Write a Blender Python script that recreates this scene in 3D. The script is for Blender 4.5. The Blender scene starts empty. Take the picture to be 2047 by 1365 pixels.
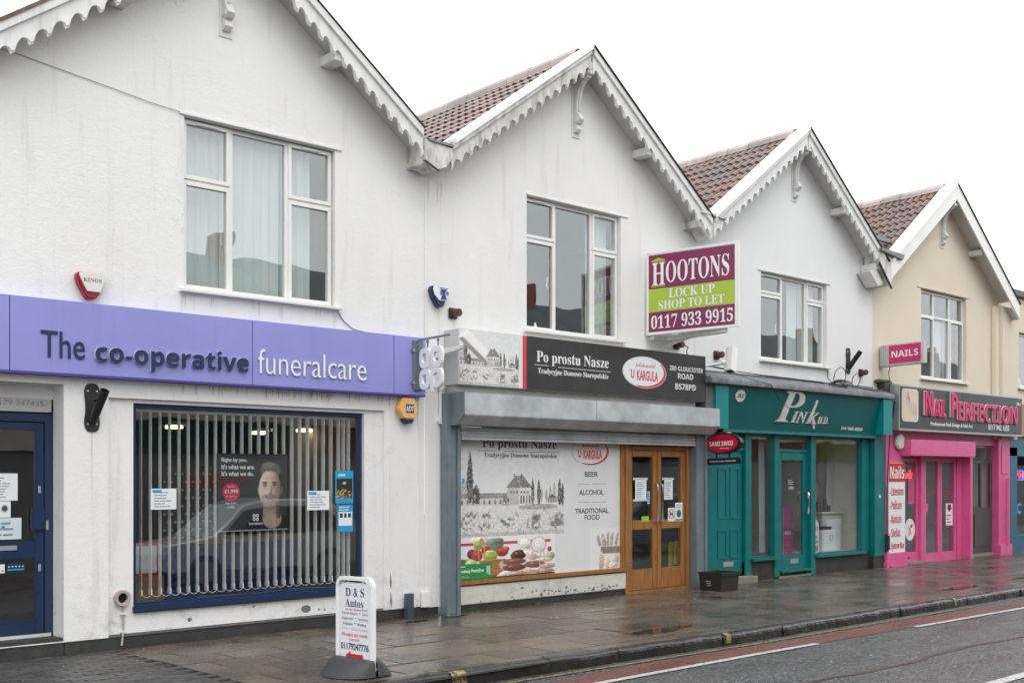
import bpy, bmesh, math, random
import numpy as np
from mathutils import Vector
random.seed(7)
SC = bpy.context.scene
C = SC.collection
PI = math.pi
SLOPE = 0.0235            # the street climbs to the right
# ------------------------------------------------------------ camera, sky, sun, exposure
cd = bpy.data.cameras.new('camera'); cam = bpy.data.objects.new('camera', cd); C.objects.link(cam)
cam.location = (0, -10.9, 1.447)
cam.rotation_euler = (PI/2, 0, -math.radians(42.828))
cd.sensor_width = 36; cd.lens = 39.71; cd.shift_y = 0.1688
cd.clip_start = .05; cd.clip_end = 900
SC.camera = cam
SC.view_settings.view_transform = 'Standard'; SC.view_settings.look = 'None'
SC.view_settings.exposure = 0.5; SC.view_settings.gamma = 1
SC.render.engine = 'CYCLES'
SC.cycles.max_bounces = 8; SC.cycles.transparent_max_bounces = 24
SC.cycles.caustics_reflective = False; SC.cycles.caustics_refractive = False
SC.cycles.use_denoising = True
SUN_EL, SUN_AZ = math.radians(58), math.radians(200)
W = bpy.data.worlds.new('World'); SC.world = W; W.use_nodes = True
nt = W.node_tree; bg = nt.nodes['Background']
sky = nt.nodes.new('ShaderNodeTexSky'); sky.sky_type = 'NISHITA'; sky.sun_disc = False
sky.sun_elevation = SUN_EL; sky.sun_rotation = SUN_AZ; sky.air_density = 1; sky.dust_density = 6; sky.ozone_density = 1
hsv = nt.nodes.new('ShaderNodeHueSaturation'); hsv.inputs['Saturation'].default_value = .06
mx = nt.nodes.new('ShaderNodeMix'); mx.data_type = 'RGBA'; mx.inputs[0].default_value = .9
mx.inputs[7].default_value = (10.7, 10.9, 11.1, 1)      # the even white of a closed cloud layer
nt.links.new(sky.outputs[0], hsv.inputs['Color']); nt.links.new(hsv.outputs[0], mx.inputs[6])
nt.links.new(mx.outputs[2], bg.inputs['Color']); bg.inputs['Strength'].default_value = .12
sl = bpy.data.lights.new('sun', 'SUN'); sl.energy = .5; sl.angle = math.radians(35); sl.color = (1, .98, .95)
so = bpy.data.objects.new('sun', sl); C.objects.link(so)
so.rotation_euler = (PI/2 - SUN_EL, 0, math.radians(-18)); so.location = (0, -20, 30)

# ------------------------------------------------------------ materials
def srgb(*c):
    if len(c) == 1: c = c[0]
    return tuple(((v/255)/12.92 if v/255 <= .04045 else ((v/255+.055)/1.055)**2.4) for v in c)
def nodes(name):
    m = bpy.data.materials.new(name); m.use_nodes = True
    t = m.node_tree; return m, t, t.nodes['Principled BSDF']
def noise(t, scale, detail=4, rough=.55, vec=None, sc3=None):
    g = t.nodes.new('ShaderNodeNewGeometry'); n = t.nodes.new('ShaderNodeTexNoise')
    n.inputs['Scale'].default_value = scale; n.inputs['Detail'].default_value = detail; n.inputs['Roughness'].default_value = rough
    src = g.outputs['Position']
    if sc3:
        mp = t.nodes.new('ShaderNodeMapping'); mp.inputs['Scale'].default_value = sc3
        t.links.new(src, mp.inputs[0]); src = mp.outputs[0]
    t.links.new(src, n.inputs['Vector']); return n.outputs['Fac']
def ramp(t, fac, a, b, c0, c1):
    r = t.nodes.new('ShaderNodeValToRGB'); r.color_ramp.elements[0].position = a; r.color_ramp.elements[1].position = b
    r.color_ramp.elements[0].color = tuple(c0)+(1,) if len(c0) == 3 else c0
    r.color_ramp.elements[1].color = tuple(c1)+(1,) if len(c1) == 3 else c1
    t.links.new(fac, r.inputs[0]); return r.outputs[0]
def mixc(t, fac, a, b, mode='MIX'):
    m = t.nodes.new('ShaderNodeMix'); m.data_type = 'RGBA'; m.blend_type = mode
    for i, v in ((0, fac), (6, a), (7, b)):
        if hasattr(v, 'links'): t.links.new(v, m.inputs[i])
        elif i == 0: m.inputs[0].default_value = v
        else: m.inputs[i].default_value = tuple(v)+(1,)
    return m.outputs[2]
def bumpn(t, p, h, strength, dist=.01):
    b = t.nodes.new('ShaderNodeBump'); b.inputs['Strength'].default_value = strength; b.inputs['Distance'].default_value = dist
    t.links.new(h, b.inputs['Height']); t.links.new(b.outputs[0], p.inputs['Normal'])
def mat(name, col, rough=.5, metal=0, var=.06, vs=4, bump=0, bs=60, rnd=0, dirt=0, sp=.5, coat=0, bd=.004, dcol=(.05, .045, .04), dsc=(6, 6, .7), dth=(.55, .75)):
    m, t, p = nodes(name)
    col = tuple(col)
    p.inputs['Roughness'].default_value = rough; p.inputs['Metallic'].default_value = metal
    p.inputs['Specular IOR Level'].default_value = sp
    if coat: p.inputs['Coat Weight'].default_value = coat; p.inputs['Coat Roughness'].default_value = .08
    c = ramp(t, noise(t, vs), .3, .7, tuple(v*(1-var) for v in col), tuple(min(1, v*(1+var)) for v in col))
    if rnd:
        oi = t.nodes.new('ShaderNodeObjectInfo')
        c = mixc(t, 1.0, c, ramp(t, oi.outputs['Random'], 0, 1, (1-rnd,)*3, (1+rnd*.6, 1+rnd*.6, 1+rnd*.6)), 'MULTIPLY')
    if dirt:
        d = ramp(t, noise(t, 1.0, 6, .65, sc3=dsc), dth[0], dth[1], (0, 0, 0), (dirt,)*3)
        c = mixc(t, d, c, dcol)
    t.links.new(c, p.inputs['Base Color'])
    if bump: bumpn(t, p, noise(t, bs, 3), bump, bd)
    return m
def emit(name, col, s):
    m, t, p = nodes(name); p.inputs['Base Color'].default_value = tuple(col)+(1,)
    p.inputs['Emission Color'].default_value = tuple(col)+(1,); p.inputs['Emission Strength'].default_value = s; return m
def glass_mat(name, tint=(.86, .9, .9), r0=.04):
    m, t, p = nodes(name); t.nodes.remove(p)
    tr = t.nodes.new('ShaderNodeBsdfTransparent'); tr.inputs[0].default_value = tint+(1,)
    gl = t.nodes.new('ShaderNodeBsdfGlossy'); gl.inputs['Roughness'].default_value = .007; gl.inputs['Color'].default_value = (.95, .97, 1, 1)
    g = t.nodes.new('ShaderNodeNewGeometry'); dp = t.nodes.new('ShaderNodeVectorMath'); dp.operation = 'DOT_PRODUCT'
    t.links.new(g.outputs['Incoming'], dp.inputs[0]); t.links.new(g.outputs['Normal'], dp.inputs[1])
    def ma(op, a, b=None):
        n = t.nodes.new('ShaderNodeMath'); n.operation = op
        for i, v in enumerate((a, b)):
            if v is None: continue
            if hasattr(v, 'links'): t.links.new(v, n.inputs[i])
            else: n.inputs[i].default_value = v
        return n.outputs[0]
    fr = ma('ADD', ma('MULTIPLY', ma('POWER', ma('SUBTRACT', 1.0, ma('ABSOLUTE', dp.outputs['Value'])), 5.0), 1-r0), r0)   # Schlick reflectance, same on both faces
    b = t.nodes.new('ShaderNodeBump'); b.inputs['Strength'].default_value = .12; b.inputs['Distance'].default_value = .02
    t.links.new(noise(t, 1.6, 1), b.inputs['Height']); t.links.new(b.outputs[0], gl.inputs['Normal'])
    mx = t.nodes.new('ShaderNodeMixShader'); t.links.new(fr, mx.inputs[0])
    t.links.new(tr.outputs[0], mx.inputs[1]); t.links.new(gl.outputs[0], mx.inputs[2])
    t.links.new(mx.outputs[0], t.nodes['Material Output'].inputs['Surface']); return m
def col_mat(name, rough=.45):
    m, t, p = nodes(name); a = t.nodes.new('ShaderNodeAttribute'); a.attribute_name = 'Col'
    t.links.new(a.outputs['Color'], p.inputs['Base Color']); p.inputs['Roughness'].default_value = rough; return m
def render_wall(name, col, dirt=.35, warm=(.36, .33, .28), bump=.55):
    warm2 = (col[0]*.96, col[1]*.95, col[2]*.93)
    m, t, p = nodes(name); p.inputs['Roughness'].default_value = .85; p.inputs['Specular IOR Level'].default_value = .25
    c = ramp(t, noise(t, .7, 5), .3, .72, tuple(v*.93 for v in col), col)
    c = mixc(t, ramp(t, noise(t, 1, 6, .7, sc3=(5, 5, .45)), .56, .8, (0, 0, 0), (dirt,)*3), c, warm)
    c = mixc(t, ramp(t, noise(t, 38, 3, .7), .62, .80, (0, 0, 0), (.30,)*3), c, tuple(v*.55 for v in col))
    c = mixc(t, ramp(t, noise(t, 6, 4, .8), .66, .74, (0, 0, 0), (dirt*.6,)*3), c, (.42, .40, .37))
    for k, (sc_, th_) in enumerate(((.55, .0035), (1.3, .004))):       # hairline cracks
        cn = noise(t, sc_, 7, .62, sc3=(1+k, 1, 1.4-k*.5)); ab = t.nodes.new('ShaderNodeMath'); ab.operation = 'SUBTRACT'; t.links.new(cn, ab.inputs[0]); ab.inputs[1].default_value = .5
        a2 = t.nodes.new('ShaderNodeMath'); a2.operation = 'ABSOLUTE'; t.links.new(ab.outputs[0], a2.inputs[0])
        ln = ramp(t, a2.outputs[0], 0, th_, (1, 1, 1), (0, 0, 0)); mk = ramp(t, noise(t, .8, 2, sc3=(1.3, 1, 1)), .61, .68, (0, 0, 0), (.35,)*3)
        c = mixc(t, mixc(t, 1.0, ln, mk, 'MULTIPLY'), c, (.30, .29, .27))
    c = mixc(t, ramp(t, noise(t, 1.7, 5, .6, sc3=(1, 1, .8)), .55, .62, (0, 0, 0), (.16,)*3), c, tuple(v*.90 for v in warm2))   # patch repairs
    # splash dirt that rises off the pavement
    g = t.nodes.new('ShaderNodeNewGeometry'); sp = t.nodes.new('ShaderNodeSeparateXYZ'); t.links.new(g.outputs['Position'], sp.inputs[0])
    lo = ramp(t, sp.outputs['Z'], .25, 1.1, (1, 1, 1), (0, 0, 0))
    c = mixc(t, mixc(t, 1.0, lo, ramp(t, noise(t, 5, 6, .75), .5, .68, (0, 0, 0), (.55,)*3), 'MULTIPLY'), c, (.30, .27, .22))
    t.links.new(c, p.inputs['Base Color'])
    h = mixc(t, .5, noise(t, 42, 2), noise(t, 15, 2))
    bumpn(t, p, h, bump, .012); return m
WHITE = render_wall('white_render', (.83, .82, .805), .38)
WHITE3 = render_wall('smooth_white_render', (.82, .82, .82), .12, bump=.15)
CREAM = render_wall('cream_render', (.78, .69, .56), .10, (.4, .3, .2), .3)
PLINTH = mat('black_plinth_paint', (.035, .036, .036), .55, var=.3, bump=.6, bs=20, dirt=.5, dcol=(.12, .11, .08), dsc=(3, 3, 3))
UPVC = mat('white_upvc', (.80, .79, .76), .3, var=.03, dirt=.35, dcol=(.42, .38, .3), dsc=(8, 8, 4), dth=(.6, .8))
TIMBER = mat('white_painted_timber', (.72, .72, .70), .5, var=.08, dirt=.45, dcol=(.33, .30, .25), dsc=(20, 20, 2), bump=.2, bs=40, dth=(.5, .78))
OLDTIMBER = mat('flaking_white_timber', (.64, .63, .60), .6, var=.15, dirt=.75, dcol=(.22, .2, .16), dsc=(9, 9, 3), bump=.5, bs=30, dth=(.45, .68))
SOFFIT = mat('soffit_paint', (.60, .59, .57), .6, var=.08)
VERGE = mat('white_plastic_verge', (.86, .86, .86), .35, var=.02)
def tile_mat(name, col):
    m, t, p = nodes(name); p.inputs['Roughness'].default_value = .27
    oi = t.nodes.new('ShaderNodeObjectInfo')
    r = t.nodes.new('ShaderNodeValToRGB'); r.color_ramp.interpolation = 'CONSTANT'
    cols = [(.15, .096, .084), (.18, .105, .088), (.14, .098, .090), (.20, .113, .094), (.155, .104, .094), (.125, .112, .108)]
    while len(r.color_ramp.elements) < 6: r.color_ramp.elements.new(.5)
    for i, cc in enumerate(cols): r.color_ramp.elements[i].position = [0, .22, .45, .62, .8, .92][i]; r.color_ramp.elements[i].color = cc+(1,)
    t.links.new(oi.outputs['Random'], r.inputs[0])
    c = mixc(t, .8, r.outputs[0], ramp(t, noise(t, 9, 5), .3, .7, (.62, .62, .64), (1.3, 1.22, 1.18)), 'MULTIPLY')
    t.links.new(c, p.inputs['Base Color']); bumpn(t, p, noise(t, 60, 3), .3, .004); return m
TILE = tile_mat('wet_clay_tile', 0)
RIDGE = mat('ridge_clay', (.46, .39, .36), .5, var=.25, vs=3, rnd=.25, bump=.3)
LEAD = mat('grey_lead', (.16, .175, .19), .38, var=.3, vs=6, bump=.5, bs=12, dirt=.5, dcol=(.5, .5, .5), dsc=(5, 5, 5))
BLACKU = mat('dark_undercloak', (.03, .028, .026), .7)
NAVY = mat('navy_paint', (.011, .029, .082), .3, var=.08, coat=.3)
PURPLE = mat('lilac_sign_panel', srgb(144, 144, 208), .42, bump=.12, bs=3, bd=.02, var=.05, vs=1.5, dirt=.18, dcol=srgb(105, 104, 165), dsc=(14, 14, .8), dth=(.55, .8))
NAVYLET = mat('navy_letter', (.015, .03, .09), .35)
CHROME = mat('pale_letter_edge', (.62, .62, .58), .35)
WLET = mat('white_letter', (.82, .82, .82), .4, var=.02)
GREYLET = mat('grey_letter', (.25, .25, .26), .5)
BLACK = mat('black_metal', (.012, .013, .014), .35, var=.2)
BLACKPL = mat('black_plastic', (.02, .021, .022), .45, var=.2, bump=.2, bs=90)
RUBBER = mat('dark_rubber', (.045, .047, .05), .6, var=.15, bump=.2, bs=80)
SIGNBLK = mat('black_sign_face', (.028, .026, .028), .45, var=.15, dirt=.2, dcol=(.09, .085, .085), dsc=(12, 12, 1))
SIGNCHAR = mat('charcoal_sign_face', (.045, .048, .055), .4, var=.1)
ALU = mat('aluminium', (.55, .57, .58), .35, .7, var=.05, vs=2)
GALV = mat('galvanised_steel', (.50, .53, .55), .4, .35, var=.22, vs=3, bump=.25, bs=3, dirt=.3, dcol=(.25, .24, .22), bd=.02)
STEEL = mat('painted_grey_steel', (.17, .21, .235), .45, .15, var=.12, dirt=.5, dcol=(.12, .10, .08), dsc=(12, 12, 3), bump=.1)
GREYBOX = mat('grey_box', (.52, .53, .53), .45, .05, var=.05, dirt=.3, dcol=(.3, .28, .25))
CREAMBOARD = mat('faded_fascia_board', (.40, .38, .34), .6, var=.1)
RED = mat('red_print', srgb(205, 60, 75), .4); RED2 = mat('strong_red', srgb(200, 40, 40), .4)
KRED = mat('bell_box_red', srgb(150, 25, 45), .35); CREAMPL = mat('cream_plastic', (.72, .73, .68), .35, var=.03)
ORANGE = mat('orange_plastic', srgb(236, 184, 112), .4, var=.03); BLUEPL = mat('blue_plastic', srgb(38, 55, 130), .4); LBLUE = mat('light_blue_print', srgb(40, 155, 205), .4)
BROWNPL = mat('brown_plastic', (.075, .035, .03), .4)
MAROON = mat('maroon_board', srgb(128, 38, 82), .42, var=.04); LIME = mat('lime_board', srgb(168, 192, 62), .42, var=.03)
def wood_mat():
    m, t, p = nodes('varnished_oak'); p.inputs['Roughness'].default_value = .38
    g = noise(t, 1, 5, .6, sc3=(30, 30, 2.2))
    c = ramp(t, g, .3, .7, (.22, .095, .028), (.40, .19, .062))
    c = mixc(t, ramp(t, noise(t, 3, 4), .55, .8, (0, 0, 0), (.5,)*3), c, (.17, .075, .025))
    t.links.new(c, p.inputs['Base Color']); bumpn(t, p, g, .15, .003); return m
WOOD = wood_mat()
TEAL = mat('teal_gloss_paint', (.001, .158, .158), .33, var=.12, coat=.15, dirt=.4, dcol=(.012, .10, .092), dsc=(9, 9, 2), bump=.15, bs=25)
TEALLT = mat('lighter_teal_paint', (.003, .235, .235), .3, var=.05)
TEALSIGN = mat('teal_fascia', (.001, .108, .108), .32, var=.08, vs=1)
PINK = mat('pink_gloss_paint', (.70, .115, .30), .4, var=.06, coat=.2, dirt=.45, dcol=(.38, .09, .18), dsc=(9, 9, 2), bump=.15, bs=25)
MAGENTA = mat('magenta_letter', srgb(212, 12, 104), .3, coat=.4)
BLUESH = mat('blue_shopfront', (.006, .10, .17), .35, var=.1)
GREYDOOR = mat('dark_grey_door', (.07, .065, .06), .5, var=.08)
DARK = mat('dark_stallriser', (.035, .032, .03), .5, var=.35, bump=.2, dirt=.4, dcol=(.09, .08, .07), dsc=(6, 6, 2))
GREYCOL = mat('grey_column', (.12, .12, .125), .6, var=.15)
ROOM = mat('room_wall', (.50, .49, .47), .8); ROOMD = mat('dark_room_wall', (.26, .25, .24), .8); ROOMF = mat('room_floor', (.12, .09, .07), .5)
ROOML = mat('light_room_wall', (.55, .54, .50), .8)
PAPER = mat('white_paper', (.78, .80, .82), .5, var=.01); VINYL = mat('white_vinyl', (.72, .72, .72), .4, var=.02)
INK = mat('ink_black', (.03, .03, .035), .5); INKG = mat('ink_grey', (.25, .27, .3), .5)
CURT = mat('net_curtain', (.74, .78, .77), .8, var=.04)
def net():
    m, t, p = nodes('sheer_net'); p.inputs['Base Color'].default_value = (.88, .93, .92, 1); p.inputs['Roughness'].default_value = .9
    tr = t.nodes.new('ShaderNodeBsdfTransparent'); mx = t.nodes.new('ShaderNodeMixShader'); mx.inputs[0].default_value = .68
    t.links.new(tr.outputs[0], mx.inputs[1]); t.links.new(p.outputs[0], mx.inputs[2]); t.links.new(mx.outputs[0], t.nodes['Material Output'].inputs['Surface']); return m
NET = net(); BLIND = mat('blind_fabric', (.95, .95, .93), .7, var=.03)
TEALC = mat('teal_cloth', (.05, .36, .33), .7)
COLM = col_mat('printed_vinyl'); 
GLASS = glass_mat('window_glass', (.97, .99, .98), .125); GLASSD = glass_mat('shop_glass', (.97, .98, .98), .085); GLASSR = glass_mat('reflective_glass', (.3, .35, .37), .2)
BRICK = mat('red_brick', (.30, .11, .07), .7, var=.3, bump=.3)
STONE = mat('step_stone', (.24, .22, .19), .6, var=.25, vs=7, bump=.4)
LAMP = emit('warm_lamp', (1, .72, .32), 6); NEON = emit('red_neon', (1, .06, .09), 1.1); BLUENEON = emit('blue_neon', (.1, .2, 1), 2.0)

def wet_slab():
    m, t, p = nodes('wet_paving_slab'); oi = t.nodes.new('ShaderNodeObjectInfo')
    c = ramp(t, noise(t, 2.2, 6, .65), .3, .7, (.060, .046, .036), (.125, .101, .082))
    c = mixc(t, 1.0, c, ramp(t, oi.outputs['Random'], 0, 1, (.62, .64, .68), (1.38, 1.34, 1.28)), 'MULTIPLY')
    c = mixc(t, ramp(t, noise(t, 120, 2), .64, .72, (0, 0, 0), (.35,)*3), c, (.26, .24, .21))
    t.links.new(c, p.inputs['Base Color'])
    w = ramp(t, noise(t, 1.1, 5, .6), .38, .60, (.10, .10, .10), (.36, .36, .36))
    w = mixc(t, .35, w, ramp(t, noise(t, 30, 3), .3, .7, (.10,)*3, (.55,)*3))
    t.links.new(w, p.inputs['Roughness']); p.inputs['Specular IOR Level'].default_value = .5
    bumpn(t, p, mixc(t, .5, noise(t, 70, 3), noise(t, 3, 2)), .16, .006); return m
SLAB = wet_slab()
PAVER = mat('dark_block_paver', (.062, .060, .058), .42, var=.25, vs=14, rnd=.3, bump=.4, bs=90, sp=.5)
KERB = mat('dark_wet_kerb', (.030, .028, .027), .24, var=.5, vs=6, rnd=.35, bump=.9, bs=14, bd=.016)
JOINT = mat('joint_grit', (.012, .011, .009), .65, var=.4, bump=.5, bs=60)
def road_mat(name, col, fleck, rough=.34):
    m, t, p = nodes(name)
    c = ramp(t, noise(t, .8, 6, .6, sc3=(1, 3, 1)), .3, .7, tuple(v*.8 for v in col), tuple(v*1.2 for v in col))
    c = mixc(t, ramp(t, noise(t, 42, 1, .5), .50, .64, (0, 0, 0), (.6,)*3), c, fleck)
    c = mixc(t, ramp(t, noise(t, 31, 1, .5), .34, .46, (.7,)*3, (0, 0, 0)), c, (.010, .010, .011))
    t.links.new(c, p.inputs['Base Color']); p.inputs['Specular IOR Level'].default_value = .42
    t.links.new(ramp(t, noise(t, .9, 5, .6, sc3=(1, 2.5, 1)), .35, .62, (rough*.55,)*3, (rough*1.25,)*3), p.inputs['Roughness'])
    bumpn(t, p, noise(t, 60, 3, .75), .9, .014); return m
ASPH = road_mat('wet_asphalt', (.052, .054, .055), (.34, .34, .33))
REDL = road_mat('red_cycle_lane', (.20, .062, .045), (.10, .07, .06), .36)
def worn(name, col, th):
    m, t, p = nodes(name)
    c = mixc(t, ramp(t, noise(t, 26, 6, .75), th, th+.1, (0, 0, 0), (1, 1, 1)), col, (.05, .05, .05))
    t.links.new(c, p.inputs['Base Color']); p.inputs['Roughness'].default_value = .4; bumpn(t, p, noise(t, 85, 3), .4, .006); return m
WLINE = worn('worn_white_line', (.52, .52, .49), .53); YLINE = worn('worn_yellow_line', (.36, .26, .08), .46)

# ------------------------------------------------------------ mesh helpers
WL = {}
def q(o): return WL.get(o, Vector((0, 0, 0)))
class MB:
    def __init__(s): s.v = []; s.f = []
    def add(s, vs, fs):
        n = len(s.v); s.v += [tuple(a) for a in vs]; s.f += [tuple(n+i for i in f) for f in fs]; return s
    def box(s, x0, x1, y0, y1, z0, z1):
        if x0 > x1: x0, x1 = x1, x0
        if y0 > y1: y0, y1 = y1, y0
        if z0 > z1: z0, z1 = z1, z0
        return s.add([(x0, y0, z0), (x1, y0, z0), (x1, y1, z0), (x0, y1, z0), (x0, y0, z1), (x1, y0, z1), (x1, y1, z1), (x0, y1, z1)],
                     [(0, 3, 2, 1), (4, 5, 6, 7), (0, 1, 5, 4), (1, 2, 6, 5), (2, 3, 7, 6), (3, 0, 4, 7)])
    def prism(s, poly, d0, d1, axis='y'):
        # poly in (a,b); axis 'y': a=x b=z ; 'x': a=y b=z ; 'z': a=x b=y
        n = len(poly)
        def mp(a, b, d): return (a, d, b) if axis == 'y' else ((d, a, b) if axis == 'x' else (a, b, d))
        vs = [mp(a, b, d0) for a, b in poly]+[mp(a, b, d1) for a, b in poly]
        return s.add(vs, [tuple(range(n)), tuple(range(2*n-1, n-1, -1))]+[(i, (i+1) % n, n+(i+1) % n, n+i) for i in range(n)])
    def ring(s, outer, inner, d0, d1, axis='y', closed=True):
        n = len(outer)
        def mp(a, b, d): return (a, d, b) if axis == 'y' else ((d, a, b) if axis == 'x' else (a, b, d))
        vs = [mp(a, b, d) for d in (d0, d1) for L in (outer, inner) for a, b in L]
        fs = []
        for i in range(n if closed else n-1):
            j = (i+1) % n
            fs += [(i, j, n+j, n+i), (2*n+i, 3*n+i, 3*n+j, 2*n+j), (i, 2*n+i, 2*n+j, j), (n+i, n+j, 3*n+j, 3*n+i)]
        if not closed: fs += [(0, n, 3*n, 2*n), (n-1, 3*n-1, 4*n-1, 2*n-1)]
        return s.add(vs, fs)
    def tube(s, pts, r, n=8, r2=None, cap=True):
        P = [Vector(p) for p in pts]; base = len(s.v); m = len(P)
        up = None
        for i, p in enumerate(P):
            d = (P[min(i+1, m-1)]-P[max(i-1, 0)]).normalized()
            if up is None: up = Vector((0, 0, 1)) if abs(d.z) < .9 else Vector((1, 0, 0))
            a = d.cross(up).normalized(); b = d.cross(a).normalized(); up = b.cross(d).normalized() if False else up
            rr = r if r2 is None else r+(r2-r)*i/(m-1)
            for k in range(n):
                t = 2*PI*k/n; s.v.append(tuple(p+a*math.cos(t)*rr+b*math.sin(t)*rr))
        for i in range(m-1):
            for k in range(n):
                k2 = (k+1) % n; s.f.append((base+i*n+k, base+i*n+k2, base+(i+1)*n+k2, base+(i+1)*n+k))
        if cap: s.f.append(tuple(base+k for k in range(n))[::-1]); s.f.append(tuple(base+(m-1)*n+k for k in range(n)))
        return s
    def build(s, name, m, parent=None, bevel=0, smooth=False, loc=None, fix=True):
        me = bpy.data.meshes.new(name)
        o = bpy.data.objects.new(name, me); C.objects.link(o)
        if parent is not None:
            o.parent = parent; w = q(parent); WL[o] = Vector(w); L = Vector((0, 0, 0))
        else:
            L = Vector(loc) if loc is not None else Vector((0, 0, 0)); w = L; WL[o] = L; o.location = L
        me.from_pydata([(a-w.x, b-w.y, c-w.z) for a, b, c in s.v], [], s.f)
        if fix or bevel:
            b = bmesh.new(); b.from_mesh(me)
            if fix: bmesh.ops.recalc_face_normals(b, faces=b.faces)
            if bevel:
                es = [e for e in b.edges if len(e.link_faces) == 2 and e.calc_face_angle(0) > .6]
                bmesh.ops.bevel(b, geom=es, offset=bevel, segments=2, affect='EDGES', clamp_overlap=True)
            b.to_mesh(me); b.free()
        me.materials.append(m)
        if smooth:
            for p in me.polygons: p.use_smooth = True
        me.update(); return o
def B(name, m, parent, *boxes, bevel=0, loc=None):
    b = MB()
    for x in boxes: b.box(*x)
    return b.build(name, m, parent, bevel=bevel, loc=loc)
def tag(o, label=None, cat=None, group=None, kind=None):
    if label: o['label'] = label
    if cat: o['category'] = cat
    if group: o['group'] = group
    if kind: o['kind'] = kind
    return o
def thing(name, label, cat, loc=(0, 0, 0), group=None):
    o = bpy.data.objects.new(name, None); C.objects.link(o); o.location = loc; o.empty_display_size = .2
    WL[o] = Vector(loc); return tag(o, label, cat, group)
def link_part(src, name, parent, loc):
    o = bpy.data.objects.new(name, src); C.objects.link(o); o.parent = parent; o.location = Vector(loc)-q(parent); WL[o] = Vector(loc); return o
def circ(cx, cy, rx, ry=None, n=28, a0=0, a1=2*PI, sq=2.0, closed=True):
    ry = rx if ry is None else ry; out = []
    for i in range(n):
        t = a0+(a1-a0)*i/(n if closed else n-1); c_, s_ = math.cos(t), math.sin(t); e = 2/sq
        out.append((cx+rx*math.copysign(abs(c_)**e, c_), cy+ry*math.copysign(abs(s_)**e, s_)))
    return out
# lettering
ST = {'b': (0x1D400, 0x1D41A, 0x1D7CE), 's': (0x1D5D4, 0x1D5EE, 0x1D7EC), 'si': (0x1D63C, 0x1D656, 0x1D7EC), 'bi': (0x1D468, 0x1D482, 0x1D7CE), 'sc': (0x1D4D0, 0x1D4EA, 0x1D7CE)}
TC = {}
def glyphs(s, st):
    k = (s, st)
    if k in TC: return TC[k]
    r = s; off = 0
    if st in ST:
        u, l, d = ST[st]; r = ''
        for ch in s: r += chr(u+ord(ch)-65) if 'A' <= ch <= 'Z' else chr(l+ord(ch)-97) if 'a' <= ch <= 'z' else chr(d+int(ch)) if ch.isdigit() and ch in '0123456789' else ch
    else: off = {'l': -.010, 'n': 0, 'm': .012, 'h': .024}[st]
    c = bpy.data.curves.new('t', 'FONT'); c.body = r; c.offset = off; c.extrude = .5; c.resolution_u = 3
    o = bpy.data.objects.new('t', c); e = o; me = e.to_mesh()
    v = np.array([tuple(x.co) for x in me.vertices]).reshape(-1, 3); f = [tuple(p.vertices) for p in me.polygons]
    e.to_mesh_clear(); bpy.data.objects.remove(o); bpy.data.curves.remove(c)
    TC[k] = (v, f); return TC[k]
def txt(s, st, parent, m, box, at, plane='y', d=.004, name='lettering', shear=0, grow=0, flip=False, split=False):
    v, f = glyphs(s, st)
    if len(v) == 0: return None
    v = v.copy(); v[:, 0] += v[:, 1]*shear
    a = v.min(0); b = v.max(0); u = (v[:, 0]-a[0])/(b[0]-a[0]); w = (v[:, 1]-a[1])/(b[1]-a[1]); t = v[:, 2]+.5
    if flip: u = 1-u
    h0 = box[0]+(box[1]-box[0])*u; hz = box[2]+(box[3]-box[2])*w
    if plane == 'y': vs = [(h0[i], at-t[i]*d, hz[i]) for i in range(len(v))]
    elif plane == 'x': vs = [(at-t[i]*d, h0[i], hz[i]) for i in range(len(v))]
    else: vs = [plane(h0[i], hz[i], t[i]*d) for i in range(len(v))]
    if not split: mb = MB(); mb.v = vs; mb.f = f; return mb.build(name, m, parent, fix=False)
    n = len(v); par = list(range(n))
    def find(i):
        while par[i] != i: par[i] = par[par[i]]; i = par[i]
        return i
    for g in f:
        for k in g[1:]: par[find(k)] = find(g[0])
    comp = {}
    for i in range(n): comp.setdefault(find(i), []).append(i)
    L = sorted(([min(v[i, 0] for i in c), max(v[i, 0] for i in c), set(c)] for c in comp.values()), key=lambda a: a[0]); out = []
    for a in L:
        if out and a[0] < out[-1][1]-.35*min(a[1]-a[0], out[-1][1]-out[-1][0]): out[-1][1] = max(out[-1][1], a[1]); out[-1][2] |= a[2]
        else: out.append(a)
    for a, b, c in out:
        ix = {i: k for k, i in enumerate(sorted(c))}; mb = MB(); mb.v = [vs[i] for i in sorted(c)]; mb.f = [tuple(ix[i] for i in g) for g in f if g[0] in ix]; mb.build(name if name != 'lettering' else 'letter', m, parent, fix=False)
def lines(parent, x0, x1, z0, z1, n, at, m=None, plane='y', name='printed_line', th=.35):
    mb = MB(); dz = (z1-z0)/n
    for i in range(n):
        z = z1-dz*(i+.5); l = x0+(x1-x0)*random.uniform(.55, 1)
        for k in range(3):
            a, b = sorted((x0+(l-x0)*(k/3+.01), x0+(l-x0)*((k+1)/3-.03)))
            if plane == 'y': mb.box(a, b, at-.001, at, z-dz*th/2, z+dz*th/2)
            else: mb.box(at-.001, at, a, b, z-dz*th/2, z+dz*th/2)
    return mb.build(name, m or INKG, parent, fix=False)
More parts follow.
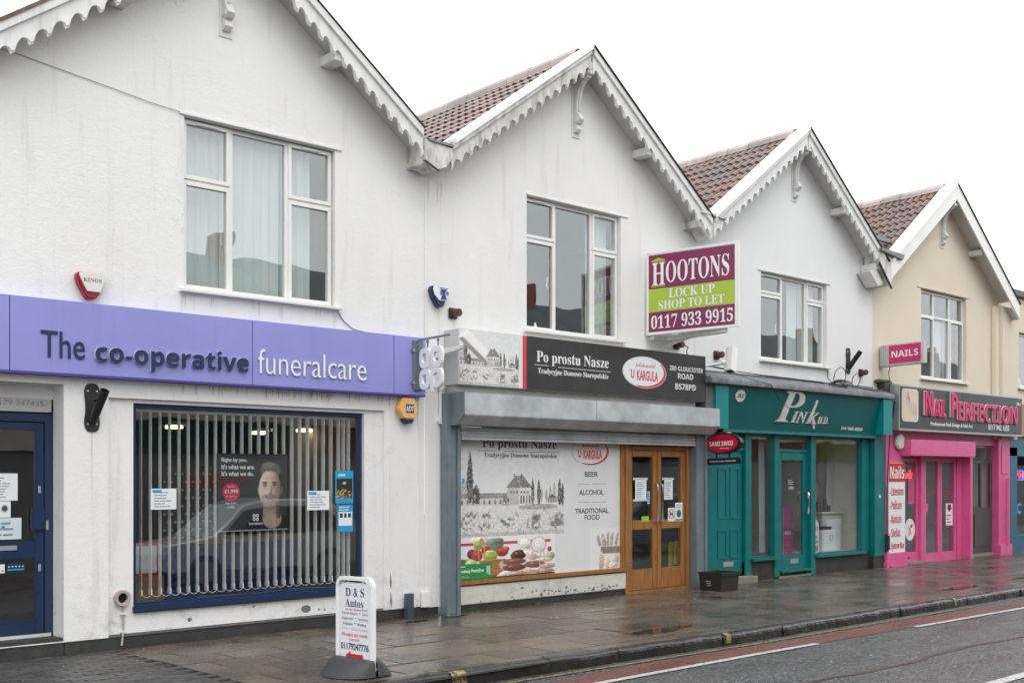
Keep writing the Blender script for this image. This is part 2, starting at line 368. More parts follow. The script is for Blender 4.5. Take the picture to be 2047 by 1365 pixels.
# prints painted in code: fn(U,V)->(h,w,3) sRGB 0..255 floats, V up
def paint(name, parent, fn, x0, x1, z0, z1, y, nx, nz, loc=None, plane='y', m=None, thick=.003):
    U, V = np.meshgrid(np.linspace(0, 1, nx), np.linspace(0, 1, nz))
    col = np.clip(fn(U, V), 0, 255)/255.; gy = col.mean(-1, keepdims=True); col = gy+(col-gy)*.8; lin = np.where(col <= .04045, col/12.92, ((col+.055)/1.055)**2.4)
    w = q(parent) if parent else Vector(loc or (0, 0, 0))
    X = x0+(x1-x0)*U; Z = z0+(z1-z0)*V
    if plane == 'y': P = np.stack([X-w.x, np.full_like(X, y-w.y), Z-w.z], -1).reshape(-1, 3)
    else: P = np.stack([np.full_like(X, y-w.x), X-w.y, Z-w.z], -1).reshape(-1, 3)
    i = np.arange(nx*nz).reshape(nz, nx); F = np.stack([i[:-1, :-1], i[:-1, 1:], i[1:, 1:], i[1:, :-1]], -1).reshape(-1, 4)
    me = bpy.data.meshes.new(name); me.from_pydata(P.tolist(), [], F.tolist())
    at = me.color_attributes.new('Col', 'FLOAT_COLOR', 'POINT')
    at.data.foreach_set('color', np.concatenate([lin.reshape(-1, 3), np.ones((nx*nz, 1))], 1).astype(np.float32).ravel())
    me.materials.append(m or COLM); o = bpy.data.objects.new(name, me); C.objects.link(o)
    if parent: o.parent = parent
    else: o.location = w
    WL[o] = w; return o
rs = np.random.RandomState(3)
def vn(U, V, fx, fy, seed=0):       # value noise
    g = np.random.RandomState(seed).rand(int(fy)+3, int(fx)+3)
    x = U*fx; y = V*fy; i = np.floor(x).astype(int); j = np.floor(y).astype(int); a = x-i; b = y-j
    a = a*a*(3-2*a); b = b*b*(3-2*b)
    return (g[j, i]*(1-a)+g[j, i+1]*a)*(1-b)+(g[j+1, i]*(1-a)+g[j+1, i+1]*a)*b
def sm(x, a, b): t = np.clip((x-a)/(b-a), 0, 1); return t*t*(3-2*t)
def ell(U, V, cx, cy, rx, ry, soft=.12, ang=0):
    c_, s_ = math.cos(ang), math.sin(ang); x = U-cx; y = V-cy
    a = (x*c_+y*s_)/rx; b = (-x*s_+y*c_)/ry; return 1-sm(np.sqrt(a*a+b*b), 1-soft, 1+soft*.3)
def over(img, mask, col):
    col = np.asarray(col, float)
    if col.ndim == 1: col = col[None, None, :]
    return img*(1-mask[..., None])+col*mask[..., None]

# ------------------------------------------------------------ print designs
def engraving(U, V):
    n1 = vn(U, V, 120, 90, 1); n2 = vn(U, V, 34, 26, 2); n3 = vn(U, V, 260, 40, 5)
    img = np.ones(U.shape+(3,))*228.
    img -= (14*n2*sm(V, .3, 1))[..., None]
    def hatch(mask, base, amp): 
        nonlocal img
        img = over(img, mask, 0); img += (mask*(base+amp*(n1-.5)+.5*amp*(n3-.5)))[..., None]*np.array([1, .985, .97])
    ground = 1-sm(V, .36, .38); hatch(ground, 222, 26)
    hatch(ell(U, V, .74, .33, .20, .035)*.9, 168, 60)
    hatch(ell(U, V, .06, .52, .10, .13, .4)*.6, 165, 110)             # far trees
    for cx, h in ((.86, .16), (.90, .2), (.82, .12), (.77, .14)): hatch(ell(U, V, cx, .40+h/2, .014, h/2+.02, .3)*.8, 165, 90)
    # low wings
    def rect(a, b, c_, d): return ((U > a) & (U < b) & (V > c_) & (V < d)).astype(float)
    hatch(rect(.0, .60, .36, .44), 208, 25); hatch(rect(.0, .56, .44, .50)*(V < .44+.07*np.clip((.60-U)/.05, 0, 1)), 150, 70)
    for k in range(11): hatch(rect(.02+.05*k, .035+.05*k, .375, .42), 110, 60)
    hatch(rect(.83, .93, .38, .43), 160, 60); hatch(((V > .43) & (V < .48-np.abs(U-.88)*.9)).astype(float), 110, 60)
    # main house
    hatch(rect(.44, .67, .36, .56), 218, 18); hatch(rect(.44, .55, .36, .56), 196, 36)
    rf = ((V > .56) & (V < .70) & (np.abs(U-.555) < .125-(V-.56)*.62)).astype(float); hatch(rf, 140, 90)
    hatch(rect(.50, .515, .69, .72)+rect(.57, .585, .69, .72), 130, 60)
    for k in range(4): hatch(rect(.565+.028*k, .577+.028*k, .375, .465), 95, 50)
    for k in range(3): hatch(rect(.47+.028*k, .482+.028*k, .49, .52)+rect(.57+.03*k, .585+.03*k, .49, .52), 90, 50)
    hatch(rect(.40, .455, .36, .44)*(n2 > .3), 120, 90)
    # poplars
    for cx, b, h, w in ((.10, .38, .60, .028), (.155, .38, .22, .035), (.685, .36, .32, .017), (.745, .35, .31, .018), (.955, .34, .33, .022), (.985, .34, .28, .015)):
        t = np.clip((V-b)/h, 0, 1); ww = w*np.sin(np.clip(t, 0, 1)**.7*PI)**.7*(1+.5*(vn(U, V, 60, 80, 9)-.5))
        hatch(((np.abs(U-cx) < ww) & (V > b) & (V < b+h)).astype(float), 105, 150)
    # bushes, foreground
    for i, (cx, cy, rx, ry) in enumerate(((.08, .24, .10, .07), (.03, .14, .09, .09), (.20, .12, .09, .06), (.44, .16, .09, .06), (.70, .13, .10, .08), (.72, .2, .05, .06), (.93, .13, .09, .09), (.95, .22, .05, .05), (.26, .24, .06, .03))):
        mk = ell(U, V, cx, cy, rx, ry, .6)*sm(vn(U, V, 44, 36, 20+i), .35, .6); hatch(mk*.85, 120, 130)
    hatch((1-sm(V, .03, .06))*.55, 165, 80)
    hatch(np.clip(np.sin((V+U*.25)*160)*.5, 0, 1)*(V < .30)*(V > .03)*.35, 175, 60)
    for k in range(60):
        a = rs.rand(); b_ = rs.rand()*.28; hatch(((np.abs(U-a-(V-b_)*rs.uniform(-.6, .6)) < .003) & (V > b_) & (V < b_+.05)).astype(float)*.6, 120, 60)
    return img
def food(U, V):      # U,V over the food strip (about 1.75 : .52)
    img = np.ones(U.shape+(3,))*np.array([232, 230, 230.])
    n1 = vn(U, V, 90, 40, 4); n2 = vn(U, V, 30, 14, 6)
    def E(cx, cy, rx, ry, col, ang=0, soft=.12, shade=.35, hl=.25):
        nonlocal img
        m = ell(U, V, cx, cy, rx, ry, soft, ang); c = np.ones(U.shape+(3,))*np.array(col, float)
        d = (V-cy)/ry*.6-(U-cx)/rx*.35; c *= (1+shade*np.clip(d, -1, 1))[..., None]; c += (255*hl*ell(U, V, cx-rx*.25, cy+ry*.35, rx*.25, ry*.25, .9))[..., None]
        c *= (.88+.24*n1)[..., None]; img = over(img, m, c)
    img = over(img, ((V < .86) & (V > .80) & (U < .95)).astype(float), (200, 70, 80))
    E(.21, .93, .09, .14, (225, 228, 205)); E(.19, .80, .05, .12, (150, 175, 90)); E(.36, .80, .09, .16, (120, 138, 118)); E(.33, .87, .05, .08, (140, 152, 130)); E(.40, .88, .05, .08, (105, 122, 100))
    E(.13, .60, .05, .12, (120, 40, 42)); E(.18, .56, .06, .14, (190, 60, 45)); E(.27, .68, .05, .10, (190, 45, 40)); E(.43, .62, .07, .12, (185, 50, 50)); E(.47, .68, .04, .07, (200, 90, 70)); E(.31, .54, .08, .13, (165, 190, 70)); E(.31, .62, .05, .06, (190, 210, 110))
    bk = ((V > .08) & (V < .44) & (U > .20+.05*(.44-V)) & (U < .47-.1*(.44-V))).astype(float)
    wv = (np.sin(U*420)*np.sin(V*95) > 0)*50.; img = over(img, bk, np.stack([150+wv, 92+wv*.8, 48+wv*.5], -1))
    E(.335, .42, .15, .035, (175, 112, 62)); rg = np.abs(np.sqrt(((U-.225)/.03)**2+((V-.62)/.30)**2)-1) < .18; img = over(img, rg*(V > .45)*1., (205, 140, 90))
    E(.08, .33, .09, .17, (120, 160, 80)); E(.03, .36, .06, .14, (70, 120, 50)); E(.12, .38, .06, .10, (180, 205, 140))
    E(.345, .07, .04, .05, (200, 70, 45))
    E(.67, .80, .075, .18, (226, 216, 210), .2, .08, .1, 0); E(.68, .78, .055, .14, (236, 228, 224), .2); E(.82, .74, .085, .20, (200, 180, 170), 0, .06, .1, 0); E(.82, .74, .074, .18, (236, 226, 224), 0, .1, .1, 0)
    E(.60, .52, .08, .13, (96, 58, 50), -.2); E(.64, .50, .05, .10, (66, 40, 36), -.3)
    E(.94, .62, .025, .07, (200, 40, 60)); E(.95, .45, .05, .10, (160, 175, 150))
    for a in ((.80, .42, .14, .06, (214, 186, 168), -.15), (.74, .50, .05, .16, (220, 196, 180), .5), (.88, .36, .10, .06, (222, 196, 180), -.1), (.50, .24, .09, .18, (190, 158, 140), .3), (.56, .36, .13, .08, (140, 86, 66), .03), (.78, .26, .12, .09, (142, 84, 66), -.12), (.56, .22, .13, .09, (128, 72, 56), -.05), (.92, .20, .10, .07, (196, 160, 140), .1), (.70, .10, .10, .06, (208, 170, 150), -.1), (.88, .08, .12, .06, (184, 128, 110), 0), (.58, .07, .12, .06, (196, 150, 130), .05)):
        E(*a[:4], a[4], a[5])
    E(.47, .08, .07, .07, (215, 212, 208), .4)
    rg = np.abs(np.sqrt(((U-.86)/.028)**2+((V-.30)/.30)**2)-1) < .12; img = over(img, rg*1., (190, 186, 182))
    img = over(img, (V < .04)*1., (60, 56, 52)); return img
def bread(U, V):
    img = np.ones(U.shape+(3,))*228.; n1 = vn(U, V, 60, 60, 8)
    def E(cx, cy, rx, ry, col, ang=0):
        nonlocal img
        m = ell(U, V, cx, cy, rx, ry, .15, ang); c = np.ones(U.shape+(3,))*np.array(col, float)
        c *= (1+.3*np.clip((V-cy)/ry*.6-(U-cx)/rx*.5, -1, 1))[..., None]*(.85+.3*n1)[..., None]; img = over(img, m, c)
    for cx, a, h in ((.32, .5, .22), (.45, .25, .26), (.60, .0, .3), (.72, -.2, .28), (.88, -.3, .26), (.5, .6, .15)):
        for k in range(5): E(cx-math.sin(a)*h*.5*k/4-.02*(k % 2), .62+h*k/5, .05, .07, (190, 178, 165), a)
    m = ((V > .38) & (V < .55) & (U > .35)).astype(float); img = over(img, m, np.stack([120+60*n1, 98+60*n1, 88+58*n1], -1))
    E(.38, .20, .10, .24, (206, 194, 178), -.05); E(.58, .14, .11, .15, (214, 202, 186), .1); E(.84, .22, .14, .16, (210, 198, 180), -.4); E(.78, .08, .18, .08, (220, 208, 192)); 
    for k in range(6): E(.38, .06+.06*k, .09, .008, (150, 130, 112), .4)
    img = over(img, ((U < .25) & (V > .05)).astype(float)*.0, (230, 230, 230)); return img
def portrait(U, V):   # a plain bearded man in a dark jumper against grey
    img = np.ones(U.shape+(3,))*np.array([44, 48, 50.]); img *= (1+.25*U)[..., None]
    n = vn(U, V, 60, 60, 11)
    def P(m, c): 
        nonlocal img
        img = over(img, m, c)
    P(ell(U, V, .76, -.02, .40, .24, .1), (24, 26, 28)); P(ell(U, V, .78, .13, .15, .13, .12), (176, 146, 128))
    neck = ((np.abs(U-.77) < .125) & (V > .14) & (V < .42)).astype(float); P(neck, np.stack([178-40*(.5-V)-90*sm(U, .78, .9)]*3, -1)*np.array([1, .84, .75]))
    P(ell(U, V, .77, .16, .11, .06, .6)*.6, (196, 164, 144))
    P(ell(U, V, .755, .79, .155, .12, .2), (118, 106, 96)); P(ell(U, V, .72, .86, .10, .05, .5), (140, 128, 116)); P(ell(U, V, .92, .62, .05, .14, .4), (52, 46, 42))
    P(ell(U, V, .585, .52, .022, .055, .2), (168, 128, 112)); P(ell(U, V, .925, .52, .024, .06, .2), (118, 90, 80))
    fc = ell(U, V, .745, .54, .165, .265, .06); P(fc, np.stack([240-130*sm(U, .70, .98), 206-118*sm(U, .70, .98), 186-110*sm(U, .70, .98)], -1))
    P(ell(U, V, .75, .80, .13, .03, .8)*.7, (96, 84, 76))
    bd = ell(U, V, .745, .37, .15, .12, .25)*(V < .47)*(1-ell(U, V, .742, .43, .055, .03, .5)*.4); P(bd*.7*(.6+.5*n), (112, 96, 86))
    P(ell(U, V, .742, .405, .05, .014, .4), (135, 74, 70)); P(ell(U, V, .742, .435, .07, .012, .6)*.5, (110, 92, 82))
    for ex, sg in ((.675, 1), (.815, -1)):
        P(ell(U, V, ex, .59, .042, .028, .6)*.8, (120, 88, 76)); P(ell(U, V, ex, .575, .026, .011, .3), (205, 200, 196)); P(ell(U, V, ex, .576, .011, .011, .2), (50, 54, 60)); P(ell(U, V, ex, .625, .046, .013, .4, .06*sg), (74, 56, 48)); P(ell(U, V, ex, .548, .03, .008, .9)*.35, (120, 92, 82))
    P(ell(U, V, .768, .53, .016, .07, .9)*.7, (128, 94, 82)); P(ell(U, V, .748, .482, .034, .018, .7)*.45, (120, 88, 76)); P(ell(U, V, .735, .475, .008, .006, .5), (70, 46, 42)); P(ell(U, V, .765, .475, .008, .006, .5), (70, 46, 42))
    for k in range(3): P(ell(U, V, .745, .685+.028*k, .08, .0035, .9)*.35, (130, 100, 88))
    P(ell(U, V, .735, .50, .02, .05, .8)*.35, (230, 205, 190))
    return img
def nailphoto(U, V):
    img = np.ones(U.shape+(3,))*np.array([222, 203, 176.])
    for k in range(5):
        a = .35+.13*k; m = ell(U, V, a, .36-.02*k, .05, .34, .2, .28-.04*k); img = over(img, m, (226-6*k, 190-5*k, 160)); img = over(img, ell(U, V, a+.075, .07+.01*k, .03, .07, .3, .28)*.8, (240, 214, 208))
    img = over(img, ell(U, V, .36, .66, .17, .12, .5), (214, 150, 190)); img = over(img, ell(U, V, .32, .66, .05, .06, .5), (235, 190, 215)); img = over(img, ell(U, V, .38, .82, .02, .22, .4, .3), (120, 70, 60)); img = over(img, ell(U, V, .30, .78, .015, .14, .4, -.2), (110, 90, 80))
    return img
def handsround(U, V):
    img = np.ones(U.shape+(3,))*np.array([236, 230, 224.])
    for a, b, r in ((.35, .6, .5), (.45, .5, .5), (.55, .42, .5), (.4, .35, -.3), (.5, .3, -.4)): img = over(img, ell(U, V, a, b, .08, .28, .3, r), (214, 160, 140))
    img = over(img, ell(U, V, .7, .72, .16, .1, .4, .5), (40, 36, 40)); img = over(img, ell(U, V, .45, .52, .05, .05, .5), (210, 70, 80)); return img
def leaflet(U, V):
    n = vn(U, V, 30, 30, 15); img = np.ones(U.shape+(3,))*np.array([40, 44, 34.]); img = over(img, (n > .6)*(V < .55)*(V > .15)*1., (208, 190, 110)); img = over(img, (n > .8)*(V < .45)*1., (220, 120, 60)); img = over(img, (V < .16)*1., (40, 155, 205)); img = over(img, ell(U, V, .5, .8, .12, .05, .3), (200, 220, 200)); return img

# ------------------------------------------------------------ ground
def pz(y): return .0167*y if y < 0 else 0.
def ky(x): return -3.40-.22*min(1, max(0, (x-5)/5))-.006*max(0, x-10)
tag(MB().add([(-60, -60, -.40), (140, -60, -.40), (140, 90, -.40), (-60, 90, -.40)], [(0, 1, 2, 3)]).build('ground', JOINT), kind='structure')
rz = -.185
tag(MB().add([(-40, -11.2, rz), (120, -11.2, rz), (120, -3.2, rz), (-40, -3.2, rz)], [(0, 1, 2, 3)]).build('road', ASPH), kind='structure')
def strip(name, m, pts, z, kind='structure'):
    mb = MB(); vs = []
    for x, a, b in pts: vs += [(x, a, z), (x, b, z)]
    mb.add(vs, [(2*i, 2*i+2, 2*i+3, 2*i+1) for i in range(len(pts)-1)]); return tag(mb.build(name, m), kind=kind)
strip('cycle_lane', REDL, [(x, -4.24-.02*max(0, x-9.5) , -3.88-.02*max(0, x-10)-.05*math.sin(x*1.3)) for x in np.arange(-2, 60, .5)], rz+.004)
strip('yellow_line', YLINE, [(x, ky(x)-.19, ky(x)-.135) for x in np.arange(-2, 15.5, .4)], rz+.008)
strip('white_line', WLINE, [(x, -4.29-.02*max(0, x-9.5), -4.20-.02*max(0, x-9.5)) for x in np.arange(3, 10.8, .4)], rz+.008)
strip('white_line', WLINE, [(x, -4.31-.022*max(0, x-9.5), -4.22-.022*max(0, x-9.5)) for x in np.arange(12.6, 26, .4)], rz+.008)
strip('white_line', WLINE, [(x, -6.78, -6.66) for x in np.arange(9.25, 13, .4)], rz+.008)
strip('white_line', WLINE, [(x, -6.78, -6.66) for x in np.arange(17, 21, .4)], rz+.008)
strip('tar_seam', mat('reddish_tar_seam', (.07, .03, .028), .4, bump=.4), [(x, -5.62-.05*math.sin(x*2.1)-.02*math.sin(x*7), -5.56-.05*math.sin(x*2.1)) for x in np.arange(6, 26, .25)], rz+.004)
# bedding under the slabs, with the puddles' dark joints
tag(MB().add([(-30, ky(5)-.0, pz(-3.4)-.03), (9, ky(9)+.06, pz(-3.4)-.03), (90, ky(9)+.06, pz(-3.4)-.03), (90, .5, -.03), (-30, .5, -.03)], [(0, 1, 2, 3, 4)]).build('pavement', JOINT), kind='structure')
pav = [o for o in C.objects if o.name == 'pavement'][0]
def slab_mesh(w, d, name):
    mb = MB(); e = .012
    def zz(y): return .0167*y
    vs = []
    for z, i in ((-.03, 0), (-.004, 0), (0, e)):
        vs += [(i, i-d, z+zz(i-d)), (w-i, i-d, z+zz(i-d)), (w-i, -i, z+zz(-i)), (i, -i, z+zz(-i))]
    fs = [(8, 9, 10, 11)]
    for k in (0, 4): fs += [(k+i, k+(i+1) % 4, k+4+(i+1) % 4, k+4+i) for i in range(4)]
    mb.add(vs, fs); me = bpy.data.meshes.new(name); me.from_pydata(mb.v, [], mb.f); return me
SM = {}
def slab(x, y, w, d, m, name='paving_slab', h=0):
    k = (round(w, 3), round(d, 2), m.name)
    if k not in SM: me = slab_mesh(k[0], k[1], name); me.materials.append(m); SM[k] = me
    o = bpy.data.objects.new(name, SM[k]); C.objects.link(o); o.parent = pav
    WL[o] = Vector((x, y, pz(y)+h)); o.location = (x, y, pz(y)+h)
n_slab = 0; restm = MB()
yy = -.02; r = 0
while yy > -3.45:
    x = 4.72; first = True
    while x < 36:
        w = .60 if not (first and r % 2) else .30
        kb_y = -ky(x+w*.5)-.14
        d = min(.448, round(kb_y+yy, 2))
        if kb_y+yy-.448 < .10: d = round(kb_y+yy, 2)
        if d > .05:
            if x < 23.2 and n_slab < 299: slab(x, yy, w-.008, d, SLAB, h=random.uniform(-.004, .003)); n_slab += 1
            else: restm.add([(x+.008, yy-d+.006, pz(yy-d)), (x+w-.012, yy-d+.006, pz(yy-d)), (x+w-.012, yy-.006, pz(yy)), (x+.008, yy-.006, pz(yy))], [(0, 1, 2, 3)])
        x += w; first = False
    yy -= .456; r += 1
o = restm.build('paving_slab', SLAB, pav, fix=False); o['kind'] = 'stuff'
# far pavement beyond individually built slabs and left of the block paving
strip('far_pavement', SLAB, [(34, -3.3, -.05), (90, -3.3, -.05)], -.03)
strip('far_pavement', PAVER, [(-30, -3.3, -.01), (1.8, -3.3, -.01)], -.03)
# block paving, 200 x 100, in broken bond
bm_ = slab_mesh(.195, .095, 'block_paver'); bm_.materials.append(PAVER)
cnt = 0
for j in range(32):
    y = -.02-.1*j; x = 4.51-(.1 if j % 2 else 0)
    while x > 1.9 and cnt < 290:
        if y > -3.2 and (x > 3.2):
            o = bpy.data.objects.new('block_paver', bm_); C.objects.link(o); o.parent = pav; WL[o] = Vector((x, y, pz(y))); o.location = (x, y, pz(y)+random.uniform(-.003, .002)); cnt += 1
        x -= .2
mb = MB()
for j in range(32):
    y = -.02-.1*j; x = 3.11-(.1 if j % 2 else 0)
    while x > 1.8: mb.box(x, x+.193, y-.093, y, pz(y)-.03, pz(y)-.001); x -= .2
o = mb.build('block_paver', PAVER, pav, fix=False); o['kind'] = 'stuff'
# kerb stones
kb = thing('kerb', 'dark wet kerb of long worn stones between pavement and road', 'kerb', (0, -3.5, -.06)); kb['kind'] = 'structure'
def kerb_stone(x0, x1, m=KERB):
    mb = MB(); n = 4
    prof = [(0, -.14), (.004, -.045), (.012, -.022), (.030, -.007), (.06, .0), (.135, .002), (.135, -.14)]
    vs = []; xs = [x0+(x1-x0)*i/n for i in range(n+1)]
    for x in xs:
        k = ky(x); j = random.uniform(-.012, .006)
        for a, b in prof: vs.append((x, k+a+(j if a < .1 else 0), pz(k)+b+j*.5))
    p = len(prof); fs = [(i*p+a, (i+1)*p+a, (i+1)*p+a+1, i*p+a+1) for i in range(n) for a in range(p-1)]
    fs += [tuple(range(p)), tuple(range(n*p+p-1, n*p-1, -1))]
    mb.add(vs, fs); return mb.build('kerb_stone', m, kb, smooth=False)
x = 1.0
while x < 40:
    L = random.choice([.62, .78, .9, .95, 1.1]); kerb_stone(x+.006, x+L-.006); x += L
def ypatch(x0, x1, nm='yellow_paint_mark'):
    mb = MB(); vs = []
    for x in np.linspace(x0, x1, 4):
        k = ky(x)
        for a, b in ((-.006, -.10), (-.003, -.045), (.006, -.018), (.024, -.002), (.06, .0045)): vs.append((x+random.uniform(-.01, .01), k+a-.004, pz(k)+b+.004))
    mb.add(vs, [(i*5+a, (i+1)*5+a, (i+1)*5+a+1, i*5+a+1) for i in range(3) for a in range(4)]); mb.build(nm, YLINE, kb)
ypatch(6.2, 6.36); ypatch(9.86, 9.94); ypatch(15.0, 15.07)
# gutter water, litter, weeds
PUD = mat('rain_puddle', (.02, .019, .017), .03, var=.1, sp=.8)
def puddle(x, y, rx, ry, nm='puddle', z=None):
    mb = MB(); pts = []
    for i in range(22):
        a = 2*PI*i/22; r = 1+random.uniform(-.22, .22); pts.append((x+rx*r*math.cos(a), y+ry*r*math.sin(a)))
    zz = [pz(b)+.004 if z is None else z for a, b in pts]
    mb.add([(a, b, c_) for (a, b), c_ in zip(pts, zz)], [tuple(range(22))]); return tag(mb.build(nm, PUD, loc=(0, 0, 0)), kind='structure')
puddle(9.6, -2.9, .55, .12); puddle(10.6, -1.1, .3, .09); puddle(16.5, -3.0, .6, .1); puddle(8.25, -.35, .16, .06); puddle(8.9, -.30, .2, .05); puddle(19.5, -2.9, .8, .12)
puddle(17.8, -4.75, 1.0, .12, z=rz+.009)
mb = MB()
for i in range(85):
    x = random.uniform(3.4, 18); y = random.uniform(-3.2, -.2) if i % 4 else random.uniform(-6, -4.4); r = random.uniform(.006, .014); z = pz(y)+.002 if y > -3.3 else rz+.002
    mb.add([(x+r*math.cos(a)*random.uniform(.7, 1.3), y+r*math.sin(a), z) for a in np.arange(0, 6.2, 1.05)]+[(x, y, z+.004)], [(k, (k+1) % 6, 6) for k in range(6)])
tag(mb.build('litter_speck', mat('pale_litter', (.55, .55, .52), .6)), 'small pale specks of litter and gum on the wet ground', 'litter', kind='stuff')
mb = MB()
for cx, cy in ((9.05, -.28), (9.3, -.16), (9.5, -.2), (8.95, -.12), (8.7, -.17), (6.0, -3.36), (10.5, -.05), (12.1, -.03), (19.5, -.1)):
    for k in range(46):
        a = random.uniform(0, 2*PI); r = random.uniform(0, .07); x = cx+r*math.cos(a)*1.4; y = cy+r*math.sin(a)*.6; h = random.uniform(.015, .05); t = random.uniform(0, 2*PI)
        z = pz(y); mb.add([(x, y, z), (x+.006*math.cos(t), y+.006*math.sin(t), z), (x+random.uniform(-.03, .03), y+random.uniform(-.02, .02), z+h)], [(0, 1, 2)])
tag(mb.build('weeds', mat('weed_green', (.06, .13, .025), .6, var=.3)), 'small green weeds and moss at the wall foot', 'weeds', kind='stuff')
mb = MB()
for i in range(260):
    x = random.uniform(7.5, 10.2); y = -abs(random.gauss(0, .05))-.02; r = random.uniform(.006, .02)
    mb.box(x, x+r, y-r, y, pz(y), pz(y)+r*.5)
tag(mb.build('grit', mat('brown_grit', (.07, .05, .035), .8, var=.4)), 'brown grit and crumbs gathered along the wall foot', 'grit', kind='stuff')

# ------------------------------------------------------------ terrace
AX = [5.97, 11.30, 16.63, 21.98]; HW = 2.665; PT = .725; RT = 7.575
SEAM = [3.305, 8.635, 13.965, 19.30, 24.65]
def wallmesh(m, par, x0, x1, z0, ops, ze=5.5, ax=None, Y=0., dep=.12, name='front_wall', back=True):
    mb = MB(); xs = sorted({x0, x1, *[v for o in ops for v in o[:2]]}); zs = sorted({z0, ze, *[v for o in ops for v in o[2:4]]})
    for i in range(len(xs)-1):
        for j in range(len(zs)-1):
            cx, cz = (xs[i]+xs[i+1])/2, (zs[j]+zs[j+1])/2
            if any(o[0] < cx < o[1] and o[2] < cz < o[3] for o in ops): continue
            a, b, c_, d_ = xs[i], xs[i+1], zs[j], zs[j+1]
            mb.add([(a, Y, c_), (b, Y, c_), (b, Y, d_), (a, Y, d_)], [(0, 1, 2, 3)])
    for a, b, c_, d_ in [o[:4] for o in ops]:
        mb.add([(a, Y, c_), (a, Y, d_), (a, Y+dep, d_), (a, Y+dep, c_)], [(0, 1, 2, 3)]); mb.add([(b, Y, c_), (b, Y+dep, c_), (b, Y+dep, d_), (b, Y, d_)], [(0, 1, 2, 3)])
        mb.add([(a, Y, d_), (b, Y, d_), (b, Y+dep, d_), (a, Y+dep, d_)], [(0, 1, 2, 3)]); mb.add([(a, Y, c_), (a, Y+dep, c_), (b, Y+dep, c_), (b, Y, c_)], [(0, 1, 2, 3)])
    mb.add([(x0, Y, z0), (x0, Y+dep, z0), (x1, Y+dep, z0), (x1, Y, z0)], [(0, 1, 2, 3)])
    if ax is not None:
        zt = RT-.12-PT*HW
        mb.add([(x0, Y, ze), (x1, Y, ze), (x1, Y, zt), (ax, Y, RT-.12), (x0, Y, zt)], [(0, 1, 2, 3, 4)])
    return mb.build(name, m, par, fix=False)

# one interlocking clay tile for the left hand slopes: baked to the roof pitch
ca = math.atan(PT); cS, sS = math.cos(ca), math.sin(ca)
def roofp(ax, s, y, h, side=-1):      # s metres down the slope from the ridge, h above the slope
    return (ax+side*(s*cS+h*sS), y, RT-.075-s*sS+h*cS)
def tile_mesh():
    prof = [(0, .0), (.028, .036), (.06, .044), (.085, .034), (.11, .0), (.15, .0), (.178, .036), (.21, .044), (.235, .034), (.26, .0), (.30, .0)]
    n = len(prof); vs = []
    for s, dh in ((0, .0), (.345, .028)):
        for a, h in prof: p = roofp(0, s, a, h+dh); vs.append((p[0], p[1], p[2]-(RT-.075)))
    for a, h in prof: p = roofp(0, .345, a, h*.2-.002); vs.append((p[0], p[1], p[2]-(RT-.075)))
    fs = [(i, i+1, n+i+1, n+i) for i in range(n-1)]+[(n+i, n+i+1, 2*n+i+1, 2*n+i) for i in range(n-1)]
    me = bpy.data.meshes.new('roof_tile'); me.from_pydata(vs, [], fs); me.materials.append(TILE); return me
TM = tile_mesh()
def scallops(par, ax, side, xa, xb, m, y=-.32, pitch=.16):
    # timber bargeboard with a row of pointed scallops along its lower edge, xa..xb measured outwards from the apex
    L = xb-xa; n = max(1, round(L/pitch)); p = L/n; low = []
    for i in range(n):
        for k in range(9):
            t = k/9; a = xa+p*(i+t); arch = math.sin(PI*min(1, max(0, (t-.13)/.74)))**.5+random.uniform(-.02, .02)
            low.append((a, .345-.10*arch))
    low.append((xb, .345)); T = lambda a, dz: (ax+side*a, RT-.0-PT*a-dz)
    up = [T(xb, .10), T(xa, .10)]
    mb = MB(); vs_low = [T(a, d) for a, d in low]; n2 = len(low)
    top = [T(a, .10) for a, d in low]
    mb.ring(top, vs_low, y, y+.03, closed=False); o = mb.build('barge_board', m, par)
    mb = MB()                                   # raised moulding on each cusp
    for i in range(n+1):
        a = xa+p*i
        if i in (0,) : continue
        w_ = p*.24
        pts = [T(min(a+w_, xb+.0), .268), T(max(a-w_, xa), .268), T(a-w_*.35, .325), T(min(a+w_*.35, xb), .325)]
        MB().prism(pts[::-1] if side > 0 else pts, y-.012, y-.001).build('cusp_moulding', m, o)
    mb = MB(); mb.prism([T(xb, .105), T(xa, .105), T(xa, .0), T(xb, .0)], y-.028, y+.03); mb.build('top_fascia', m, o, bevel=.004)
    return o
def bracket(par, x, zt, m=TIMBER):
    mb = MB(); w = .045
    mb.prism([(.0, zt), (.0, zt-.74), (-.05, zt-.74), (-.085, zt-.70), (-.06, zt-.63), (-.10, zt-.62), (-.14, zt-.57), (-.10, zt-.50), (-.07, zt-.46), (-.075, zt-.30), (-.11, zt-.16), (-.19, zt-.06), (-.27, zt-.03), (-.27, zt+.06), (-.30, zt+.07), (-.30, zt+.17), (0, zt+.17)], x-w, x+w, 'x')
    mb.box(x-w-.014, x+w+.014, -.105, -.03, zt-.60, zt-.54); mb.box(x-w-.014, x+w+.014, -.31, -.21, zt+.0, zt+.055)
    mb.prism([(-.03, zt-.46), (-.085, zt-.46), (-.09, zt-.30), (-.125, zt-.16), (-.20, zt-.06), (-.16, zt-.06), (-.09, zt-.16), (-.055, zt-.30)], x-.018, x+.018, 'x')
    o = mb.build('gable_bracket', m, par, bevel=.004); B('back_plate', m, o, (x-w-.03, x+w+.03, -.012, 0, zt-.80, zt+.1)); return o
